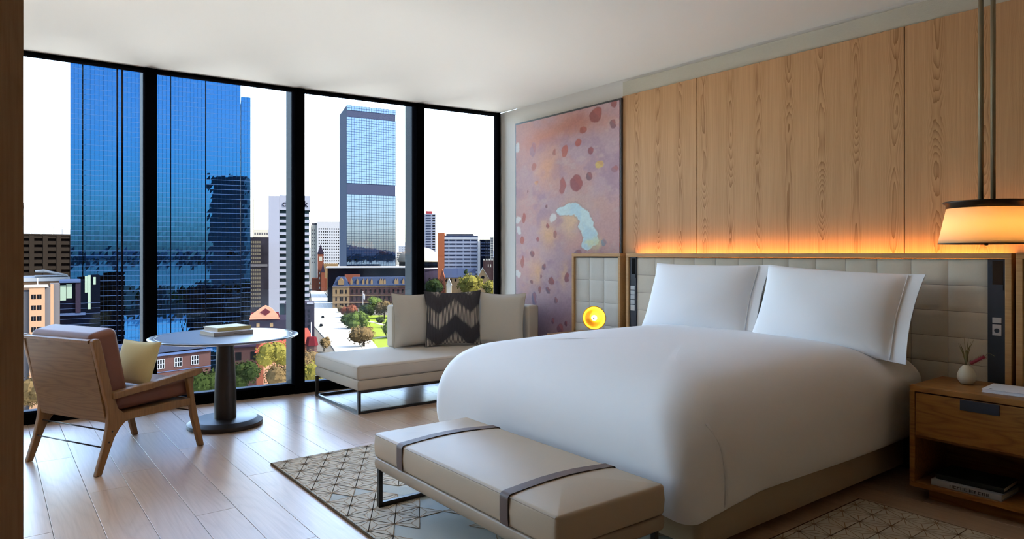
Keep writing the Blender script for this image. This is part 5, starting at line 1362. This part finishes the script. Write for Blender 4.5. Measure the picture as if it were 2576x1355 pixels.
b = Bld('brick_building', 'shaded dark brick annexe behind the table column', 'building', 545, 662, 140); b.pbox('walls', C['dbrick'], 545, 655, 872, None, 0, 12); b.pbox('coping', C['purple'], 544, 656, 870, 873, -0.3, 12.3)
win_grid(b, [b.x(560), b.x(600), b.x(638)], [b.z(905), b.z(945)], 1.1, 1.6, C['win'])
b = Bld('tiled_house', 'sunlit red-tiled house beside the second window post', 'building', 645, 740, 122)
x0, x1, z0, z1 = b.x(640), b.x(745), b.z(885), b.z(852)
MB().add([(x0, 0, z0), (x1, 0, z0), (x1, 7, z1), (x0 + 2, 7, z1), (x1, 14, z0), (x0, 14, z0)], [(0, 1, 2, 3), (3, 2, 4, 5), (0, 3, 5), (1, 4, 2), (0, 5, 4, 1)]).build('roof', C['roofred'], b.t)
b.pbox('walls', C['brick'], 645, 740, 885, None, 0.5, 13); b.pbox('garden_wall', C['pink'], 664, 740, 904, None, -4, -3.4)
win_grid(b, [b.x(680), b.x(700)], [b.z(900)], 0.9, 1.0, C['win'], y=0.42)

# ---- trees: trunk and a crown of leaf quads on a lumpy core
def crown_mesh(name, m, w, h, seed, n=900):
    rnd = random.Random(seed); mb = MB()
    lobes = [(rnd.uniform(-.28, .28) * w, rnd.uniform(-.28, .28) * w, h * rnd.uniform(.35, .75), w * rnd.uniform(.22, .36)) for _ in range(7)] + [(0, 0, h * 0.6, w * 0.38)]
    for x, y_, z, r in lobes:
        mb.lathe([(0.05, z - r * .75), (r * .6, z - r * .5), (r * .82, z), (r * .6, z + r * .5), (0.05, z + r * .8)], 9, (x, y_, 0))
    s = w * 0.035
    for k in range(n):
        x, y_, z, r = rnd.choice(lobes)
        v = Vector((rnd.gauss(0, 1), rnd.gauss(0, 1), rnd.gauss(0, 1))).normalized(); p = Vector((x, y_, z)) + v * r * rnd.uniform(.75, 1.08)
        a = Vector((rnd.gauss(0, 1), rnd.gauss(0, 1), rnd.gauss(0, 1))).normalized(); c_ = a.orthogonal().normalized()
        q = s * rnd.uniform(.6, 1.5)
        mb.add([p - a * q, p + c_ * q * .6, p + a * q, p - c_ * q * .6], [(0, 1, 2, 3)])
    return mb.mesh(name, m)
crowns = {}
def tree(label, px, ybase, wpx, hpx, leaf, seed, d=None, grow=1.35, group='trees in the city', name='tree'):
    d = d or (EYE.z - GZ_) * FPX / (ybase - 638.0)
    wpx *= grow; k = d / FPX; w = wpx * k; ztop = EYE.z + (638 - (ybase - hpx)) * k; h = max(ztop - GZ_, 2.0)
    t = thing(name, label, 'tree', at_depth(px, d), seed * 1.3, group)
    MB().tube([(0, 0, 0), (0.1, 0, h * 0.55)], [w * 0.05, w * 0.03], 7).build('trunk', C['trunk'], t)
    cz = max(0.0, h - max(hpx * k * 1.05, w * 0.75))
    put('crown', crown_mesh('crown', C[leaf], w, h - cz, seed), t, loc=(0, 0, cz))
    return t
tree('bright green tree in front of the Victorian facade', 947, 790, 30, 48, 'leafg', 1)
tree('brownish tree right of the bright green one before the Victorian facade', 967, 802, 34, 52, 'leafb', 2)
tree('dark tree at the park edge nearest the third window post', 1006, 800, 36, 62, 'leafd', 3)
tree('reddish tree on the park corner by the street', 882, 798, 34, 28, 'leafr', 4)
tree('dark green tree in the park beside the pavement', 897, 826, 44, 42, 'leafg', 5)
tree('grey-brown bushy tree at the near corner of the lawn', 915, 872, 48, 52, 'leafb', 6)
tree('small dark shrub on the far side of the lawn', 956, 812, 16, 16, 'leafd', 7)
tree('small brown street tree at the left kerb near the turret', 815, 884, 22, 42, 'leafb', 8)
tree('dark bush showing left of the zigzag cushion', 1093, 742, 42, 42, 'leafd', 9, 380)
tree('yellow-green tree above the zigzag cushion', 1178, 742, 50, 52, 'leafy', 10, 372)
tree('yellow-green bush against the black window edge', 1233, 745, 34, 42, 'leafy', 11, 380)
tree('tall dark conifer in front of the church roof', 1172, 712, 10, 50, 'leafd', 12, 415)
tree('autumn tree over the red-tiled house', 690, 930, 60, 75, 'leafy', 13, 112)
tree('olive shrub low in the window by the second post', 700, 985, 66, 62, 'leafb', 14, 95)
tree('olive-green shrub beside the chaise corner', 783, 975, 66, 62, 'leafy', 15, 100)
tree('brown-green bush above the chaise foot', 775, 925, 50, 40, 'leafb', 16, 146)
tree('dark shrub low in the window right of the table column', 620, 985, 58, 80, 'leafd', 17, 100)
tree('dark shrub low in the window left of the table column', 515, 1000, 80, 60, 'leafd', 18, 96)
tree('grey-green tree at the bottom of the far left window', 85, 1040, 80, 105, 'leafb', 19, 90)
tree('dark bush under the far left window behind the chair', 200, 1050, 80, 90, 'leafd', 20, 88)
tree('dark green bush behind the chair arm', 335, 1040, 80, 80, 'leafd', 22, 92)
tree('dark green tree behind the park corner trees', 925, 800, 34, 36, 'leafd', 23)
tree('olive tree on the lawn edge behind the chaise arm', 985, 850, 46, 50, 'leafg', 24)
tree('pale brown street tree along the Victorian building', 858, 786, 16, 18, 'leafb', 25)
tree('small green street tree by the pavement corner', 868, 812, 18, 20, 'leafd', 26)
# ---- cars, flagpole
def car(px, py, label):
    p = ground(px, py); dirv = (qr[6] - qr[0]).normalized()
    t = thing('car', label, 'car', (p.x, p.y, GZ_ + 0.06), math.atan2(dirv.y, dirv.x), 'cars on the street')
    MB().box(-2.2, 2.2, -0.9, 0.9, 0.35, 0.95).build('body', C['car'], t, bevel=0.15)
    MB().add([(-1.4, -0.8, 0.95), (1.2, -0.8, 0.95), (1.2, 0.8, 0.95), (-1.4, 0.8, 0.95), (-0.9, -0.65, 1.5), (0.7, -0.65, 1.5), (0.7, 0.65, 1.5), (-0.9, 0.65, 1.5)],
             [(4, 5, 6, 7), (0, 1, 5, 4), (1, 2, 6, 5), (2, 3, 7, 6), (3, 0, 4, 7)]).build('cabin', C['win'], t)
    for x in (-1.4, 1.4):
        for y_ in (-0.9, 0.72): MB().lathe([(0.05, 0), (0.34, 0), (0.34, 0.18), (0.05, 0.18)], 12).build('wheel', C['darker'], t, loc=(x, y_ + 0.18, 0.34)).rotation_euler.x = R(90)
car(812, 800, 'dark car further up the sunny street')
car(808, 821, 'dark car nearer down the sunny street')
fp = thing('flagpole', 'white flagpole with a white flag before the Victorian facade', 'flagpole', at_depth(913, 500))
k = 500 / FPX
MB().tube([(0, 0, 0), (0, 0, EYE.z - 94 * k - GZ_)], 0.16, 8).build('pole', C['metal'], fp)
zt = EYE.z - 100 * k - GZ_
MB().grid(lambda u, v: (RT.x * (0.2 + u * 1.3) + FW.x * 0.15 * math.sin(6 * u), RT.y * (0.2 + u * 1.3) + FW.y * 0.15 * math.sin(6 * u), zt - v * 4.0 - u * 0.6), 6, 6).build('flag', C['metal'], fp).modifiers.new('thickness', 'SOLIDIFY').thickness = 0.03
